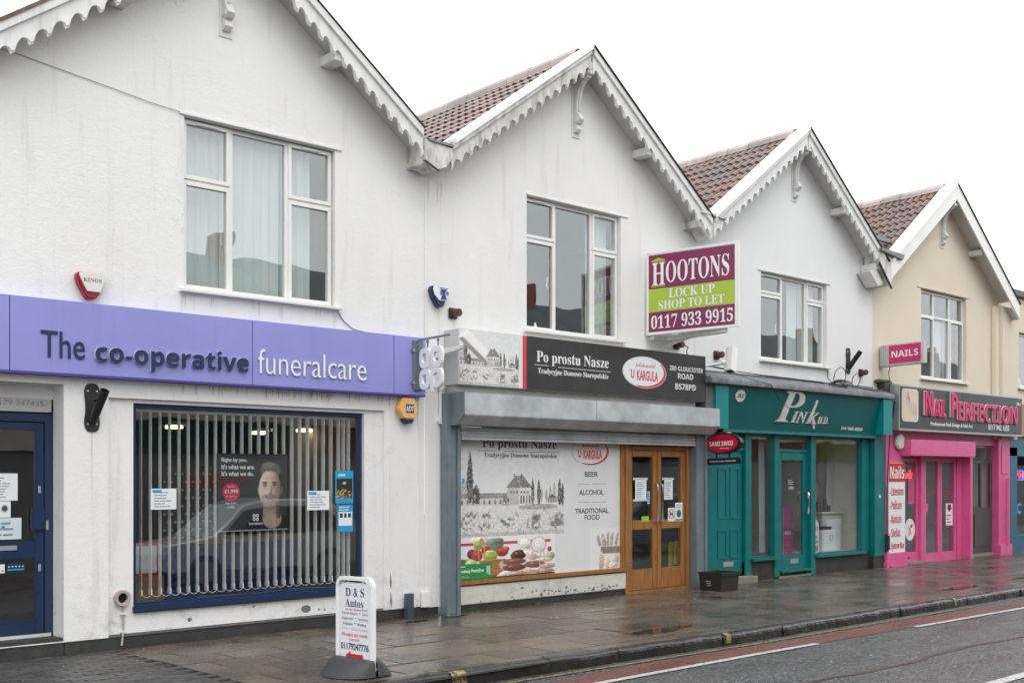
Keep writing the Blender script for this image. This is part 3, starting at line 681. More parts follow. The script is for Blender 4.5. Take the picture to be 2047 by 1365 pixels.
def window(par, x0, x1, z0, z1, m1, m2, tz, kind='side', curtain=None, handle=True, sillz=None):
    Y = .075; F = .045; mb = MB()
    mb.box(x0, x1, Y, Y+.06, z1-F, z1).box(x0, x1, Y, Y+.06, z0, z0+F).box(x0, x0+F, Y, Y+.06, z0+F, z1-F).box(x1-F, x1, Y, Y+.06, z0+F, z1-F)
    for m in (m1, m2): mb.box(m-.028, m+.028, Y+.002, Y+.058, z0+F, z1-F)
    if kind == 'side': mb.box(x0+F, m1-.028, Y+.004, Y+.056, tz-.025, tz+.025).box(m2+.028, x1-F, Y+.004, Y+.056, tz-.025, tz+.025)
    else: mb.box(x0+F, m1-.028, Y+.004, Y+.056, tz-.025, tz+.025).box(m1+.028, m2-.028, Y+.004, Y+.056, tz-.025, tz+.025).box(m2+.028, x1-F, Y+.004, Y+.056, tz-.025, tz+.025)
    wn = mb.build('window', UPVC, par, bevel=.004)
    def cas(a, b, c, d, vent=True):
        f = .042; y = Y-.016; mb = MB()
        mb.prism([(a, c), (b, c), (b-f, c+f), (a+f, c+f)], y, y+.05).prism([(b, d), (a, d), (a+f, d-f), (b-f, d-f)], y, y+.05)
        mb.prism([(a, d), (a, c), (a+f, c+f), (a+f, d-f)], y, y+.05).prism([(b, c), (b, d), (b-f, d-f), (b-f, c+f)], y, y+.05)
        mb.build('casement_frame', UPVC, wn, bevel=.003)
        B('pane', GLASS, wn, (a+f, b-f, y+.03, y+.036, c+f, d-f))
        if vent: B('trickle_vent', UPVC, wn, ((a*.72+b*.28), (a*.28+b*.72), y-.014, y-.001, d-.036, d-.016), bevel=.003)
    def fix(a, b, c, d): B('pane', GLASS, wn, (a, b, Y+.028, Y+.034, c, d))
    e = .012
    if kind == 'side':
        for a, b in ((x0+e, m1-e), (m2+e, x1-e)): cas(a, b, tz+.012, z1-e); cas(a, b, z0+e, tz-.012, False)
        fix(m1+.028, m2-.028, z0+F, z1-F)
    else:
        fix(x0+F, m1-.028, tz+.025, z1-F); fix(m1+.028, m2-.028, tz+.025, z1-F); fix(m2+.028, x1-F, tz+.025, z1-F)
        cas(x0+e, m1-e, z0+e, tz-.012); cas(m2+e, x1-e, z0+e, tz-.012); fix(m1+.028, m2-.028, z0+F, tz-.025)
    if handle: MB().tube([(m1-.075, Y+.05, tz-.62 if kind == 'side' else tz-.7), (m1-.075, Y+.075, tz-.58 if kind == 'side' else tz-.66), (m1-.062, Y+.075, tz-.46 if kind == 'side' else tz-.55)], .009, 6).build('handle', UPVC, wn)
    s = z0 if sillz is None else sillz
    mb = MB(); mb.prism([(-.075, s-.045), (.12, s-.045), (.12, s), (.0, s), (-.075, s-.018)], x0-.06, x1+.06, 'x'); mb.build('sill', UPVC, wn, bevel=.003)
    if curtain:
        for (a, b, c, d, amp) in curtain:
            mb = MB(); n = max(10, int((b-a)/.018)); vs = []; rr = random.uniform(0, 9)
            for i in range(n+1):
                t = i/n; x = a+(b-a)*t; y = Y+.17+amp*math.sin(t*(b-a)*46+rr+1.9*math.sin(t*7+rr))+amp*.4*math.sin(t*(b-a)*101+rr)
                vs += [(x, y, c), (x, y*1.0+.006*math.sin(t*31), d)]
            mb.add(vs, [(2*i, 2*i+2, 2*i+3, 2*i+1) for i in range(n)]); mb.build('net_curtain', NET, wn, smooth=True, fix=False)
    return wn
def room(par, x0, x1, y0, y1, z0, z1, wm=ROOM, fm=ROOMF):
    mb = MB(); mb.add([(x0, y1, z0), (x1, y1, z0), (x1, y1, z1), (x0, y1, z1), (x0, y0, z0), (x0, y0, z1), (x1, y0, z0), (x1, y0, z1)], [(0, 1, 2, 3), (4, 0, 3, 5), (1, 6, 7, 2), (5, 3, 2, 7)])
    mb.build('room_walls', wm, par, fix=False); MB().add([(x0, y0, z0), (x1, y0, z0), (x1, y1, z0), (x0, y1, z0)], [(0, 1, 2, 3)]).build('room_floor', fm, par, fix=False)
def roof(par, ax, tiles=True, ylen=9., verge=True, left_old=False, lx=(.02, 2.5), rx=(.02, 2.66), ymax=4.7, plain=False):
    mb = MB(); T = lambda a, h: (ax+a, RT-.105-PT*abs(a)-h)
    mb.prism([T(-HW, .045), T(-HW, 0), T(0, 0), T(HW, 0), T(HW, .045), T(0, .045)], -.285, ylen, 'y'); mb.build('roof_deck', SOFFIT, par)
    ns = 10; gauge = .318
    if tiles:
        nc = int((ymax+.26)/.30)
        for r in range(ns):
            for c_ in range(nc):
                s = .07+gauge*r; y = -.26+.30*c_
                p = (ax-s*cS, y, RT-.075-s*sS)
                link_part(TM, 'roof_tile', par, (p[0]+random.uniform(-.006, .006), p[1]+random.uniform(-.005, .005), p[2]+random.uniform(-.004, .006)))
    mb = MB()
    y0 = (-.26+.30*int((ymax+.26)/.30)) if tiles else -.26
    for side, ya in ((-1, y0), (1, -.26)):
        for r in range(ns):
            s = .07+gauge*r; yy = ya; 
            prof = []
            while yy < ylen-.3:
                prof += [(yy, 0), (yy+.028, .036), (yy+.06, .044), (yy+.085, .034), (yy+.11, .0)]; yy += .15
            n = len(prof); vs = [roofp(ax, s, a, h, side) for a, h in prof]+[roofp(ax, s+gauge+.027, a, h+.028, side) for a, h in prof]+[roofp(ax, s+gauge+.027, a, h*.2, side) for a, h in prof]
            mb.add(vs, [(i, i+1, n+i+1, n+i) for i in range(n-1)]+[(n+i, n+i+1, 2*n+i+1, 2*n+i) for i in range(n-1)])
    o = mb.build('roof_tiling', TILE, par, fix=False); o['kind'] = 'stuff'
    y = -.10; pr = [(-.15, -.125), (-.14, -.05), (-.085, .015), (0, .04), (.085, .015), (.14, -.05), (.15, -.125)]
    while y < ylen-.6:
        mb = MB(); hh = .012*random.random()
        mb.ring([(ax+a, RT+b+hh) for a, b in pr], [(ax+a*.85, RT+b-.012+hh) for a, b in pr], y+.004, y+.445, closed=False); mb.box(ax-.13, ax+.13, y+.436, y+.462, RT-.12, RT-.07)
        mb.build('ridge_tile', RIDGE, par); y += .45
    mb = MB(); mb.box(ax-.142, ax+.142, -.2, ylen-.6, RT-.20, RT-.10); mb.build('ridge_mortar', mat('ridge_mortar', (.10, .095, .09), .8, var=.3), par)
    if verge:
        for side in (-1, 1):
            b = lx[1] if side < 0 else rx[1]; T2 = lambda a, dz: (ax+side*a, RT+.03-PT*a-dz)
            th = .075 if side < 0 else .035; mb = MB(); mb.prism([T2(b, th), T2(0, th), T2(0, 0), T2(b, 0)], -.368, -.20 if side > 0 else -.07)
            mb.build('verge_trim', VERGE if side < 0 else BLACKU, par, bevel=.006)
def purlin(par, x, z, m=TIMBER):
    B('purlin_end', m, par, (x-.085, x+.085, -.29, 0, z-.05, z+.06), bevel=.006)
def valley_box(par, pts, m, lead=True):
    mb = MB(); mb.prism(pts, -.35, -.02); o = mb.build('gutter_box', m, par, bevel=.005)
    return o

# ---------- house one: white render over the lilac fascia
h1 = thing('terraced_house', 'white rendered gabled house above the lilac shop sign, nearest the camera', 'house', (5.97, 0, 0), 'gabled terraced houses')
win1 = (5.47, 7.33, 3.64, 5.45); bw = (4.94, 7.77, .385, 2.455); rec = (4.665, 8.03, .12, 2.495)
wallmesh(WHITE, h1, .2, 8.635, .13, [win1, rec, (2.2, 4.225, .13, 2.60)], ax=None, dep=.055)
MB().add([(3.305, 0, 5.5), (8.635, 0, 5.5), (8.635, 0, RT-.12-PT*2.665), (5.97, 0, RT-.12), (3.305, 0, RT-.12-PT*2.665)], [(0, 1, 2, 3, 4)]).build('gable_wall', WHITE, h1, fix=False)
wallmesh(WHITE, h1, rec[0], rec[1], rec[2], [bw], ze=rec[3], Y=.045, dep=.09, name='recessed_wall')
mb = MB()      # deep reveals
for a, b, c_, d_ in (win1,): mb.add([(a, .05, c_), (a, .05, d_), (a, .2, d_), (a, .2, c_)], [(0, 1, 2, 3)]).add([(b, .05, c_), (b, .2, c_), (b, .2, d_), (b, .05, d_)], [(0, 1, 2, 3)])
mb.add([(4.225, .05, .13), (4.225, .27, .13), (4.225, .27, 2.6), (4.225, .05, 2.6)], [(0, 1, 2, 3)]).add([(2.2, .05, 2.6), (4.225, .05, 2.6), (4.225, .27, 2.6), (2.2, .27, 2.6)], [(0, 1, 2, 3)])
mb.add([(2.2, .265, 2.47), (4.225, .265, 2.47), (4.225, .265, 2.6), (2.2, .265, 2.6)], [(0, 1, 2, 3)])
mb.build('window_reveal', WHITE, h1, fix=False)
B('plinth', PLINTH, h1, (4.23, 8.87, .012, .1, -.03, .14), bevel=.01)
B('drip_mould', WHITE, h1, (5.41, 7.42, -.018, .0, 5.455, 5.49), bevel=.006)
B('pilaster_edge', WHITE, h1, (8.10, 8.115, -.012, 0, .13, 2.6), (8.53, 8.545, -.012, 0, .13, 2.6))
room(h1, 3.0, 8.5, .2, 3.6, 3.2, 5.45, ROOM)
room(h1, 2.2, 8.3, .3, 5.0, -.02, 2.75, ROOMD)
w = window(h1, win1[0], win1[1], 3.665, win1[3], 6.04, 6.74, 4.81, curtain=[(5.52, 6.05, 3.7, 5.42, .026), (6.0, 6.72, 3.7, 5.42, .018), (6.74, 7.16, 3.7, 5.42, .032)])
tc = thing('patterned_cloth', 'teal cloth with yellow shapes behind the net curtain of the nearest upstairs window', 'cloth', (6.3, .42, 3.5))
def clothp(U, V):
    img = np.ones(U.shape+(3,))*np.array([70, 172, 165.]); img = over(img, ell(U, V, .12, .55, .10, .16, .3), (225, 205, 130)); img = over(img, ell(U, V, .46, .42, .13, .3, .3), (232, 205, 130)); img = over(img, ell(U, V, .82, .5, .06, .5, .3), (220, 190, 170)); return img
paint('cloth_print', tc, clothp, 5.4, 7.0, 3.45, 4.15, .42, 60, 30)
roof(h1, AX[0], tiles=False, verge=False)
MB().prism([(5.97-2.6, RT+.02-PT*2.6), (5.97, RT+.02), (5.97, RT-.02), (5.97-2.6, RT-.02-PT*2.6)], -.36, -.2).build('tile_undercloak', mat('mossy_undercloak', (.14, .075, .06), .6, var=.5, vs=9), h1)
MB().prism([(5.97, RT+.02), (5.97+2.4, RT+.02-PT*2.4), (5.97+2.4, RT-.0-PT*2.4), (5.97, RT-.0)], -.36, -.2).build('tile_undercloak', BLACKU, h1)
scallops(h1, AX[0], 1, .02, 2.39, TIMBER); scallops(h1, AX[0], -1, .02, 2.66, TIMBER, pitch=.17)
bracket(h1, 5.94, 7.18); purlin(h1, 5.97+1.24, 6.41); purlin(h1, 5.97-1.24, 6.41)
B('purlin_end', OLDTIMBER, h1, (8.36, 8.63, -.30, 0, 5.42, 5.50), bevel=.01)
# shop window
f = MB(); x0, x1, z0, z1 = 4.94, 7.77, .385, 2.455; F = .05
f.box(x0, x1, .09, .15, z1-F, z1).box(x0, x1, .09, .15, z0, z0+F).box(x0, x0+F, .09, .15, z0+F, z1-F).box(x1-F, x1, .09, .15, z0+F, z1-F)
sw = f.build('shop_window', NAVY, h1, bevel=.004)
B('window_frame', NAVY, sw, (x0-.01, x1+.01, .0, .088, z0-.045, z0+.03), bevel=.01)
B('pane', GLASSD, sw, (x0+F, x1-F, .118, .124, z0+F, z1-F))
# entrance door with its pale fanlight board
dr = MB(); 
dr.box(4.145, 4.222, .27, .33, .17, 2.33).box(3.0, 4.145, .27, .33, 2.25, 2.33).box(2.9, 3.0, .27, .33, .17, 2.33)
dd = dr.build('entrance_door', NAVY, h1, bevel=.004)
d2 = MB().box(4.055, 4.140, .285, .325, .20, 2.24).box(3.0, 3.09, .285, .325, .20, 2.24).box(3.09, 4.055, .285, .325, 2.17, 2.24).box(3.09, 4.055, .285, .325, .93, 1.10).box(3.09, 4.055, .285, .325, .20, .33)
lf = d2.build('door_leaf', NAVY, dd, bevel=.004)
B('pane', GLASSD, dd, (3.09, 4.055, .30, .306, 1.10, 2.17), (3.09, 4.055, .30, .306, .33, .93))
B('letter_plate', ALU, dd, (3.45, 3.885, .272, .284, 1.015, 1.06), bevel=.004)
B('lock', ALU, dd, (4.085, 4.11, .275, .285, 1.56, 1.63), (4.085, 4.11, .275, .285, .80, .87), (4.155, 4.178, .26, .27, 1.20, 1.29), bevel=.003)
B('door_guard', NAVY, dd, (4.01, 4.135, .24, .284, 1.20, 1.41), bevel=.008)
B('threshold', CHROME, dd, (3.0, 4.2, .255, .30, .165, .195))
B('doorstep', PLINTH, h1, (2.2, 4.23, .01, .40, -.03, .165), bevel=.01)
B('mat_floor', mat('dark_red_mat', (.07, .02, .02), .9), h1, (2.3, 4.15, .42, 2.6, .15, .17))
fb = B('telephone_board', mat('pale_grey_board', (.52, .52, .50), .5, var=.02), None, (3.0, 4.205, .262, .285, 2.345, 2.475), loc=(3.6, .27, 2.4))
tag(fb, 'pale grey board lettered with a telephone number above the blue door', 'sign')
txt('Telephone 01179 247435', 'n', fb, INKG, (3.20, 4.13, 2.385, 2.45), .2605, d=.002)
# notices on the door
def notice(name, label, cat, x0, x1, z0, z1, y, m=PAPER, n=0, lm=None, group=None, inset=.12):
    o = B(name, m, None, (x0, x1, y-.002, y, z0, z1), loc=((x0+x1)/2, y, z0)); tag(o, label, cat, group)
    if n: lines(o, x0+(x1-x0)*inset, x1-(x1-x0)*inset, z0+(z1-z0)*.08, z1-(z1-z0)*.12, n, y-.0022, lm)
    return o
g = 'notices on the blue door'
notice('notice', 'tall white opening hours sheet at the top of the blue door glass', 'notice', 3.55, 3.895, 1.49, 1.75, .293, n=8, group=g)
o = notice('notice', 'small white slip with a dark tree picture between two sheets on the blue door', 'notice', 3.72, 3.83, 1.33, 1.485, .293, group=g); paint('tree_print', o, lambda U, V: over(np.ones(U.shape+(3,))*225., ell(U, V, .5, .55, .4, .35, .3), (60, 80, 60)), 3.735, 3.815, 1.36, 1.46, .2905, 10, 10)
o = notice('notice', 'wide pale blue tinted sheet above the letter plate of the blue door', 'notice', 3.5, 3.93, 1.12, 1.325, .292, mat('blue_white_paper', (.62, .71, .75), .5), n=3, group=g); 
MB().prism(circ(3.76, 1.235, .018), .2885, .2900).build('round_logo', LBLUE, o)
o = notice('sticker', 'dark blue five star rating sticker on the lower door glass', 'sticker', 3.79, 3.965, .80, .895, .293, NAVY)
mb = MB()
for k in range(5): mb.prism([(3.805+.032*k+.012*math.cos(PI/2+i*PI/5)*(1 if i % 2 == 0 else .45)+.01, .858+.012*math.sin(PI/2+i*PI/5)*(1 if i % 2 == 0 else .45)) for i in range(10)], .289, .2905)
mb.build('star', mat('pale_star', (.6, .65, .35), .5), o); B('light_band', LBLUE, o, (3.80, 3.955, .289, .2905, .822, .836))
o = notice('sticker', 'small white sticker with red dots beside the star sticker', 'sticker', 3.70, 3.775, .80, .885, .293); B('red_dot', RED2, o, (3.715, 3.73, .289, .2905, .815, .83), (3.745, 3.76, .289, .2905, .815, .83))

mb = MB()
def runs(par, x0, x1, z, n, lmax, y=-.0012):
    mb = MB()
    for i in range(n):
        e = random.random(); x = (x0+(x1-x0)*random.random()) if e > .5 else (random.choice([x0, x1])+random.gauss(0, .05)); l = random.uniform(.05, lmax); w_ = random.uniform(.003, .012)
        yy = y-.0004*i; mb.add([(x-w_, yy, z), (x+w_, yy, z), (x+w_*.2, yy, z-l), (x-w_*.2, yy, z-l)], [(0, 1, 2, 3)])
    o = mb.build('dirt_run', DRUN, par, fix=False); o['kind'] = 'stuff'
DRUN = mat('sill_dirt_run', (.70, .68, .64), .9, var=.15)
runs(h1, 5.45, 7.36, 3.60, 26, .22)
# ---------- lilac fascia
ps = thing('fascia_sign', 'long lilac fascia sign lettered The co-operative funeralcare', 'sign', (6.0, -.05, 2.7))
for a, b in ((.4, 1.15), (1.16, 3.68), (3.685, 6.195), (6.20, 8.083), (8.088, 8.562)): B('sign_panel', PURPLE, ps, (a, b-.002, -.12, -.01, 2.69, 3.385), bevel=.003)
B('panel_lip', mat('dark_lilac', srgb(78, 70, 160), .4), ps, (.4, 8.56, -.116, .0, 2.672, 2.689))
txt('The', 'n', ps, NAVYLET, (3.962, 4.377, 2.832, 3.085), -.121, d=.012, split=True)
def fat(s, x0, x1, z0, z1, base, front, y):
    # a built up letter: pale edge behind, navy face in front
    txt(s, 's', ps, base, (x0-.004, x1+.004, z0-.005, z1+.005), y, d=.02, name='letter_edge', split=True)
    txt(s, 's', ps, front, (x0, x1, z0, z1), y-.0202, d=.012, split=True)
fat('co-operative', 4.475, 6.135, 2.765, 3.018, CHROME, NAVYLET, -.121)
txt('funeralcare', 'l', ps, CHROME, (6.262, 7.668, 2.812, 3.078), -.121, d=.004, name='letter_edge'); txt('funeralcare', 'l', ps, WLET, (6.256, 7.672, 2.816, 3.082), -.1292, d=.010, split=True)

# ---------- hanging clover sign
cs = thing('hanging_sign', 'white four letter CO OP sign hanging from a grey bracket', 'sign', (8.42, -.12, 3.0))
B('wall_plate', STEEL, cs, (8.36, 8.50, -.145, -.121, 2.745, 3.345), (8.33, 8.53, -.150, -.144, 3.19, 3.25), (8.33, 8.53, -.150, -.144, 2.80, 2.86), (8.41, 8.45, -.175, -.145, 2.75, 3.345), bevel=.003)
mb = MB()
for a in (8.35, 8.51):
    for z in (3.22, 2.83): mb.tube([(a, -.15, z), (a, -.162, z)], .012, 8)
mb.build('bolt', ALU, cs)
mb = MB(); mb.box(8.424, 8.436, -.74, -.145, 3.335, 3.36)
for i in range(8):
    a0, a1 = i/8*PI/2, (i+1)/8*PI/2; mb.tube([(8.43, -.17-.17*math.sin(a0), 3.16+.17*(1-math.cos(a0))), (8.43, -.17-.17*math.sin(a1), 3.16+.17*(1-math.cos(a1)))], .007, 5)
mb.build('arm', STEEL, cs)
for y in (-.32, -.52): MB().ring([(a, b) for a, b in circ(y, 3.312, .019, n=12)], circ(y, 3.312, .011, n=12), 8.425, 8.435, 'x').tube([(8.43, y, 3.293), (8.43, y, 3.24)], .006, 6).build('eye_hook', BLACK, cs)
def clover(ch, cy, cz, rx, rz):
    o0, o1, i0, i1 = rx, rz, rx*.40, rz*.42; mb = MB()
    if ch == 'o': mb.ring(circ(cy, cz, o0, o1, 32, sq=2.8), circ(cy, cz, i0, i1, 32, sq=2.6), 8.41, 8.45, 'x')
    elif ch == 'c': a = .30; mb.ring(circ(cy, cz, o0, o1, 30, -PI+a, PI-a, 2.8, False), circ(cy, cz, i0, i1, 30, -PI+a, PI-a, 2.6, False), 8.41, 8.45, 'x')
    else:
        mb.ring(circ(cy, cz, o0, o1, 30, -PI/2-.9, PI/2+.62, 2.8, False)[::-1], circ(cy, cz, i0, i1, 30, -PI/2-.9, PI/2+.62, 2.6, False)[::-1], 8.41, 8.45, 'x')
    mb.build('clover_letter', WLET, cs, bevel=.003)
# mirrored so that outward (-y) is to the right when seen from the west
def cl(ch, y, z, r, s):
    o0, o1, i0, i1 = r, s, r*.46, s*.46; A = lambda rx, rz, n, a0, a1, sq, cl_: [(2*y-a, b) for a, b in circ(y, z, rx, rz, n, a0, a1, sq, cl_)]; mb = MB()
    if ch == 'o': mb.ring(A(o0, o1, 32, 0, 2*PI, 2.8, True), A(i0, i1, 32, 0, 2*PI, 2.6, True), 8.41, 8.45, 'x')
    if ch == 'c': mb.ring(A(o0, o1, 30, .62, 2*PI-1.0, 2.8, False), A(i0, i1, 30, .55, 2*PI-.9, 2.6, False), 8.41, 8.45, 'x')
    if ch == 'p':
        out = A(o0, o1, 26, -PI/2-.35, PI, 2.8, False)+[(y+r, z-s*1.35)]; inn = A(i0, i1, 26, -PI/2-.35, PI, 2.6, False)+[(y+r*.42, z-s*1.35)]
        mb.ring(out, inn, 8.41, 8.45, 'x', closed=False)
    mb.build('clover_letter', WLET, cs, bevel=.003)
cl('c', -.285, 3.115, .102, .124); cl('o', -.505, 3.115, .110, .128); cl('o', -.285, 2.865, .102, .122); cl('p', -.505, 2.868, .110, .122)

mb = MB()                                                      # dried black runs below the lilac fascia
for i in range(70):
    x = random.choice([random.uniform(5.4, 8.3), random.uniform(6.4, 7.3)]); l = random.uniform(.02, .13); w_ = random.uniform(.003, .009); yy = -.0012-.0003*i; mb.add([(x-w_, yy, 2.66), (x+w_, yy, 2.66), (x+w_*.3, yy, 2.66-l), (x-w_*.3, yy, 2.66-l)], [(0, 1, 2, 3)])
o = mb.build('dirt_run', mat('dirt_run', (.48, .47, .44), .9), h1, fix=False); o['kind'] = 'stuff'
# ---------- blinds, poster, notices, contents of the funeral shop
bl = thing('vertical_blind', 'white vertical blinds behind the big blue framed window', 'blind', (6.3, .22, 2.4))
B('head_rail', BLIND, bl, (4.95, 7.75, .20, .25, 2.385, 2.41))
ang = math.radians(9); sx, sy = math.sin(ang)*.049, math.cos(ang)*.049
mb = MB(); mb.add([(-sx, -sy, -1.87), (sx, sy, -1.87), (sx, sy, 0), (-sx, -sy, 0), (-sx-.003, -sy, -1.87), (sx-.003, sy, -1.87), (sx-.003, sy, 0), (-sx-.003, -sy, 0)], [(0, 1, 2, 3), (7, 6, 5, 4), (0, 3, 7, 4), (1, 5, 6, 2), (0, 4, 5, 1)])
mb.add([(-sx-.008, -sy-.002, -1.89), (sx-.008, sy, -1.89), (sx+.006, sy, -1.89), (-sx+.006, -sy, -1.89), (-sx-.008, -sy-.002, -1.83), (sx-.008, sy, -1.83), (sx+.006, sy, -1.83), (-sx+.006, -sy, -1.83)], [(0, 1, 5, 4), (2, 3, 7, 6), (0, 4, 7, 3), (4, 5, 6, 7), (0, 3, 2, 1)])
SL = bpy.data.meshes.new('blind_slat'); SL.from_pydata(mb.v, [], mb.f); SL.materials.append(BLIND)
x = 5.10; xs = []
while x < 7.72: xs.append(x); link_part(SL, 'slat', bl, (x, .225, 2.385)); x += .1055 if x < 7.5 else .07
mb = MB()
for a, b in zip(xs[:-1], xs[1:]): mb.tube([(a+(b-a)*t/5, .19, .50-.028*math.sin(PI*t/5)) for t in range(6)], .003, 4, cap=False)
mb.build('bead_chain', BLIND, bl)
po = thing('poster', 'dark window poster of a bearded man with the words Right by you', 'poster', (6.35, .16, 1.15))
paint('portrait_print', po, portrait, 5.935, 6.79, 1.135, 1.955, .158, 96, 96)
B('backing', BLACK, po, (5.925, 6.80, .160, .166, 1.125, 1.965))
B('edge_strip', ALU, po, (5.925, 6.80, .15, .157, 1.118, 1.132), bevel=.002)
for s, z, x1 in (('Right by you.', 1.865, 6.29), ("It's what we are.", 1.795, 6.38), ("It's what we do.", 1.722, 6.37)): txt(s, 'h', po, WLET, (5.98, x1, z, z+.052), .1565, d=.001)
MB().prism(circ(6.095, 1.55, .105, .098), .154, .1565).build('pink_disc', mat('pink_disc', srgb(205, 45, 85), .4), po)
txt('£1,995', 'h', po, WLET, (6.015, 6.175, 1.53, 1.575), .1535, d=.001); txt('Funerals from', 'n', po, WLET, (6.05, 6.14, 1.60, 1.62), .1535, d=.001); txt('Pay instalments', 'n', po, WLET, (6.03, 6.16, 1.49, 1.51), .1535, d=.001)
txt('Pop in for', 'n', po, WLET, (6.03, 6.16, 1.41, 1.435), .1565, d=.001); txt('a chat.', 'n', po, WLET, (6.05, 6.14, 1.375, 1.40), .1565, d=.001)
txt('funeralcare', 'm', po, WLET, (6.31, 6.48, 1.185, 1.215), .1565, d=.001)
mb = MB()
for (a, b) in ((6.375, 1.285), (6.415, 1.285), (6.375, 1.245), (6.415, 1.245)): mb.ring(circ(a, b, .018, .019, 14), circ(a, b, .007, .008, 14), .1552, .1562)
mb.build('clover_logo', WLET, po)
for (a, b, c_, d_, lab) in ((5.155, 5.437, 1.375, 1.59, 'white typed notice with a blue tab at the left of the blinds'), (7.03, 7.325, 1.33, 1.55, 'white typed notice with a blue tab near the right of the blinds')):
    o = notice('notice', lab, 'notice', a, b, c_, d_, .112, n=6, group='typed notices in the funeral shop window'); B('blue_tab', LBLUE, o, (a+.02, a+.12, .108, .1098, d_-.04, d_-.012))
o = notice('leaflet', 'blue bordered leaflet with a market picture, upper of two at the window right', 'leaflet', 7.41, 7.66, 1.40, 1.78, .112, LBLUE, group='blue leaflets in the funeral shop window'); paint('picture', o, leaflet, 7.425, 7.645, 1.42, 1.69, .1085, 20, 24); lines(o, 7.45, 7.62, 1.70, 1.76, 1, .1088, WLET)
o = notice('leaflet', 'blue bordered leaflet with a white panel of small pictures, lower of two', 'leaflet', 7.44, 7.655, 1.07, 1.385, .112, LBLUE, group='blue leaflets in the funeral shop window'); B('white_panel', PAPER, o, (7.455, 7.64, .108, .1098, 1.14, 1.30)); B('small_picture', INK, o, (7.47, 7.51, .1062, .1078, 1.235, 1.285), (7.53, 7.565, .1062, .1078, 1.235, 1.285), (7.585, 7.625, .1062, .1078, 1.235, 1.285)); lines(o, 7.46, 7.63, 1.31, 1.37, 2, .1078, WLET)
for i, (a, z, lab) in enumerate(((6.35, 2.36, 'lit ceiling light behind the left blinds'), (7.54, 2.32, 'lit ceiling light above the poster'), (8.2, 2.37, 'lit ceiling light behind the right blinds'))):
    t = thing('ceiling_light', 'warm '+lab, 'light', (a, 2.0, z+.1), 'ceiling lights in the funeral shop')
    mb = MB(); mb.tube([(a, 2.0, z+.06), (a, 2.0, z+.02)], .15, 16); mb.build('housing', ALU, t)
    mb = MB()
    for k in range(3): mb.box(a-.085, a+.085, 1.97+.05*k-.012, 1.97+.05*k+.012, z-.012, z+.012)
    mb.build('lamp_tube', LAMP, t)
ds = thing('reception_desk', 'dark blue fronted desk behind the blinds', 'desk', (6.5, 1.6, 0))
B('desk_front', mat('blue_desk_panel', (.02, .03, .16), .3), ds, (5.6, 7.7, 1.4, 1.45, 0, .95), bevel=.005); B('desk_top', WOOD, ds, (5.5, 7.8, 1.35, 2.1, .95, 1.0), bevel=.005); B('end_panel', WOOD, ds, (5.5, 5.56, 1.4, 2.1, 0, .95))
cb = thing('cabinet', 'red and white display unit at the left behind the blinds', 'cabinet', (5.3, 1.1, 0)); B('carcass', RED2, cb, (5.35, 5.75, 1.2, 1.6, .62, 1.0)); B('panel', PAPER, cb, (5.38, 5.72, 1.17, 1.198, .66, .96)); B('base', WOOD, cb, (5.30, 5.8, 1.15, 1.65, 0, .62))
sp_ = B('dotted_screen', mat('dotted_grey_screen', (.10, .10, .10), .6), None, (6.3, 7.2, 2.3, 2.34, .2, 1.9), loc=(6.75, 2.3, .2)); tag(sp_, 'grey display screen printed with white spots behind the poster', 'screen')
mb = MB()
for i in range(9):
    for j in range(16): mb.prism(circ(6.36+.095*i+(.047 if j % 2 else 0), .3+.1*j, .012+.012*(1-j/16), n=8), 2.294, 2.2985)
mb.build('white_spot', WLET, sp_, fix=False)

# ---------- fittings on house one
def flag_holder(x, zc, y, label, tilt):
    t = thing('flagpole_holder', label, 'flag holder', (x, y, zc), 'black flagpole holders')
    pts = []; r = .092; 
    for k in range(40):
        a = 2*PI*k/40; zz = math.sin(a); xx = math.cos(a); w_ = r*(1-.30*math.exp(-(zz*2.2)**2)) ; pts.append((x+w_*math.copysign(abs(xx)**.6, xx), zc+.237*math.copysign(abs(zz)**.8, zz)))
    MB().prism(pts, y-.012, y).build('plate', BLACKPL, t)
    mb = MB()
    for a, b in ((-.045, .16), (.045, .16), (-.045, -.16), (.045, -.16)): mb.tube([(x+a, y-.012, zc+b), (x+a, y-.018, zc+b)], .011, 8)
    mb.build('bolt', ALU, t)
    s = (x, y-.02, zc-.13); e = (x+tilt*.05, y-.24, zc+.15)
    mb = MB(); A = Vector(s); E_ = Vector(e); d = (E_-A).normalized(); n = 16
    u_ = d.cross(Vector((1, 0, 0))).normalized(); v_ = d.cross(u_)
    o_ = []; 
    for (p, rr) in ((A, .045), (E_, .045), (E_, .037), (A+d*.08, .037)):
        o_ += [tuple(p+u_*math.cos(2*PI*k/n)*rr+v_*math.sin(2*PI*k/n)*rr) for k in range(n)]
    mb.add(o_, [(i*n+k, i*n+(k+1) % n, (i+1)*n+(k+1) % n, (i+1)*n+k) for i in range(3) for k in range(n)]+[tuple(3*n+k for k in range(n))])
    mb.tube([tuple(A+d*.24+v_*.04), tuple(A+d*.24+v_*.085)], .014, 8); mb.build('pole_socket', BLACK, t)
flag_holder(4.497, 2.385, 0, 'black flagpole holder with a rust streak below it, beside the blue door', .6)
flag_holder(18.42, 3.80, 0, 'black flagpole holder above the teal shop, near the cream house', .5)
st = MB().add([(4.488, -.001, 2.15), (4.506, -.001, 2.15), (4.502, -.001, 1.75), (4.498, -.001, 1.25), (4.494, -.001, 1.7)], [(0, 1, 2, 3, 4)]).build('rust_streak', mat('rust_streak', (.74, .62, .46), .9, var=.12), h1, fix=False)
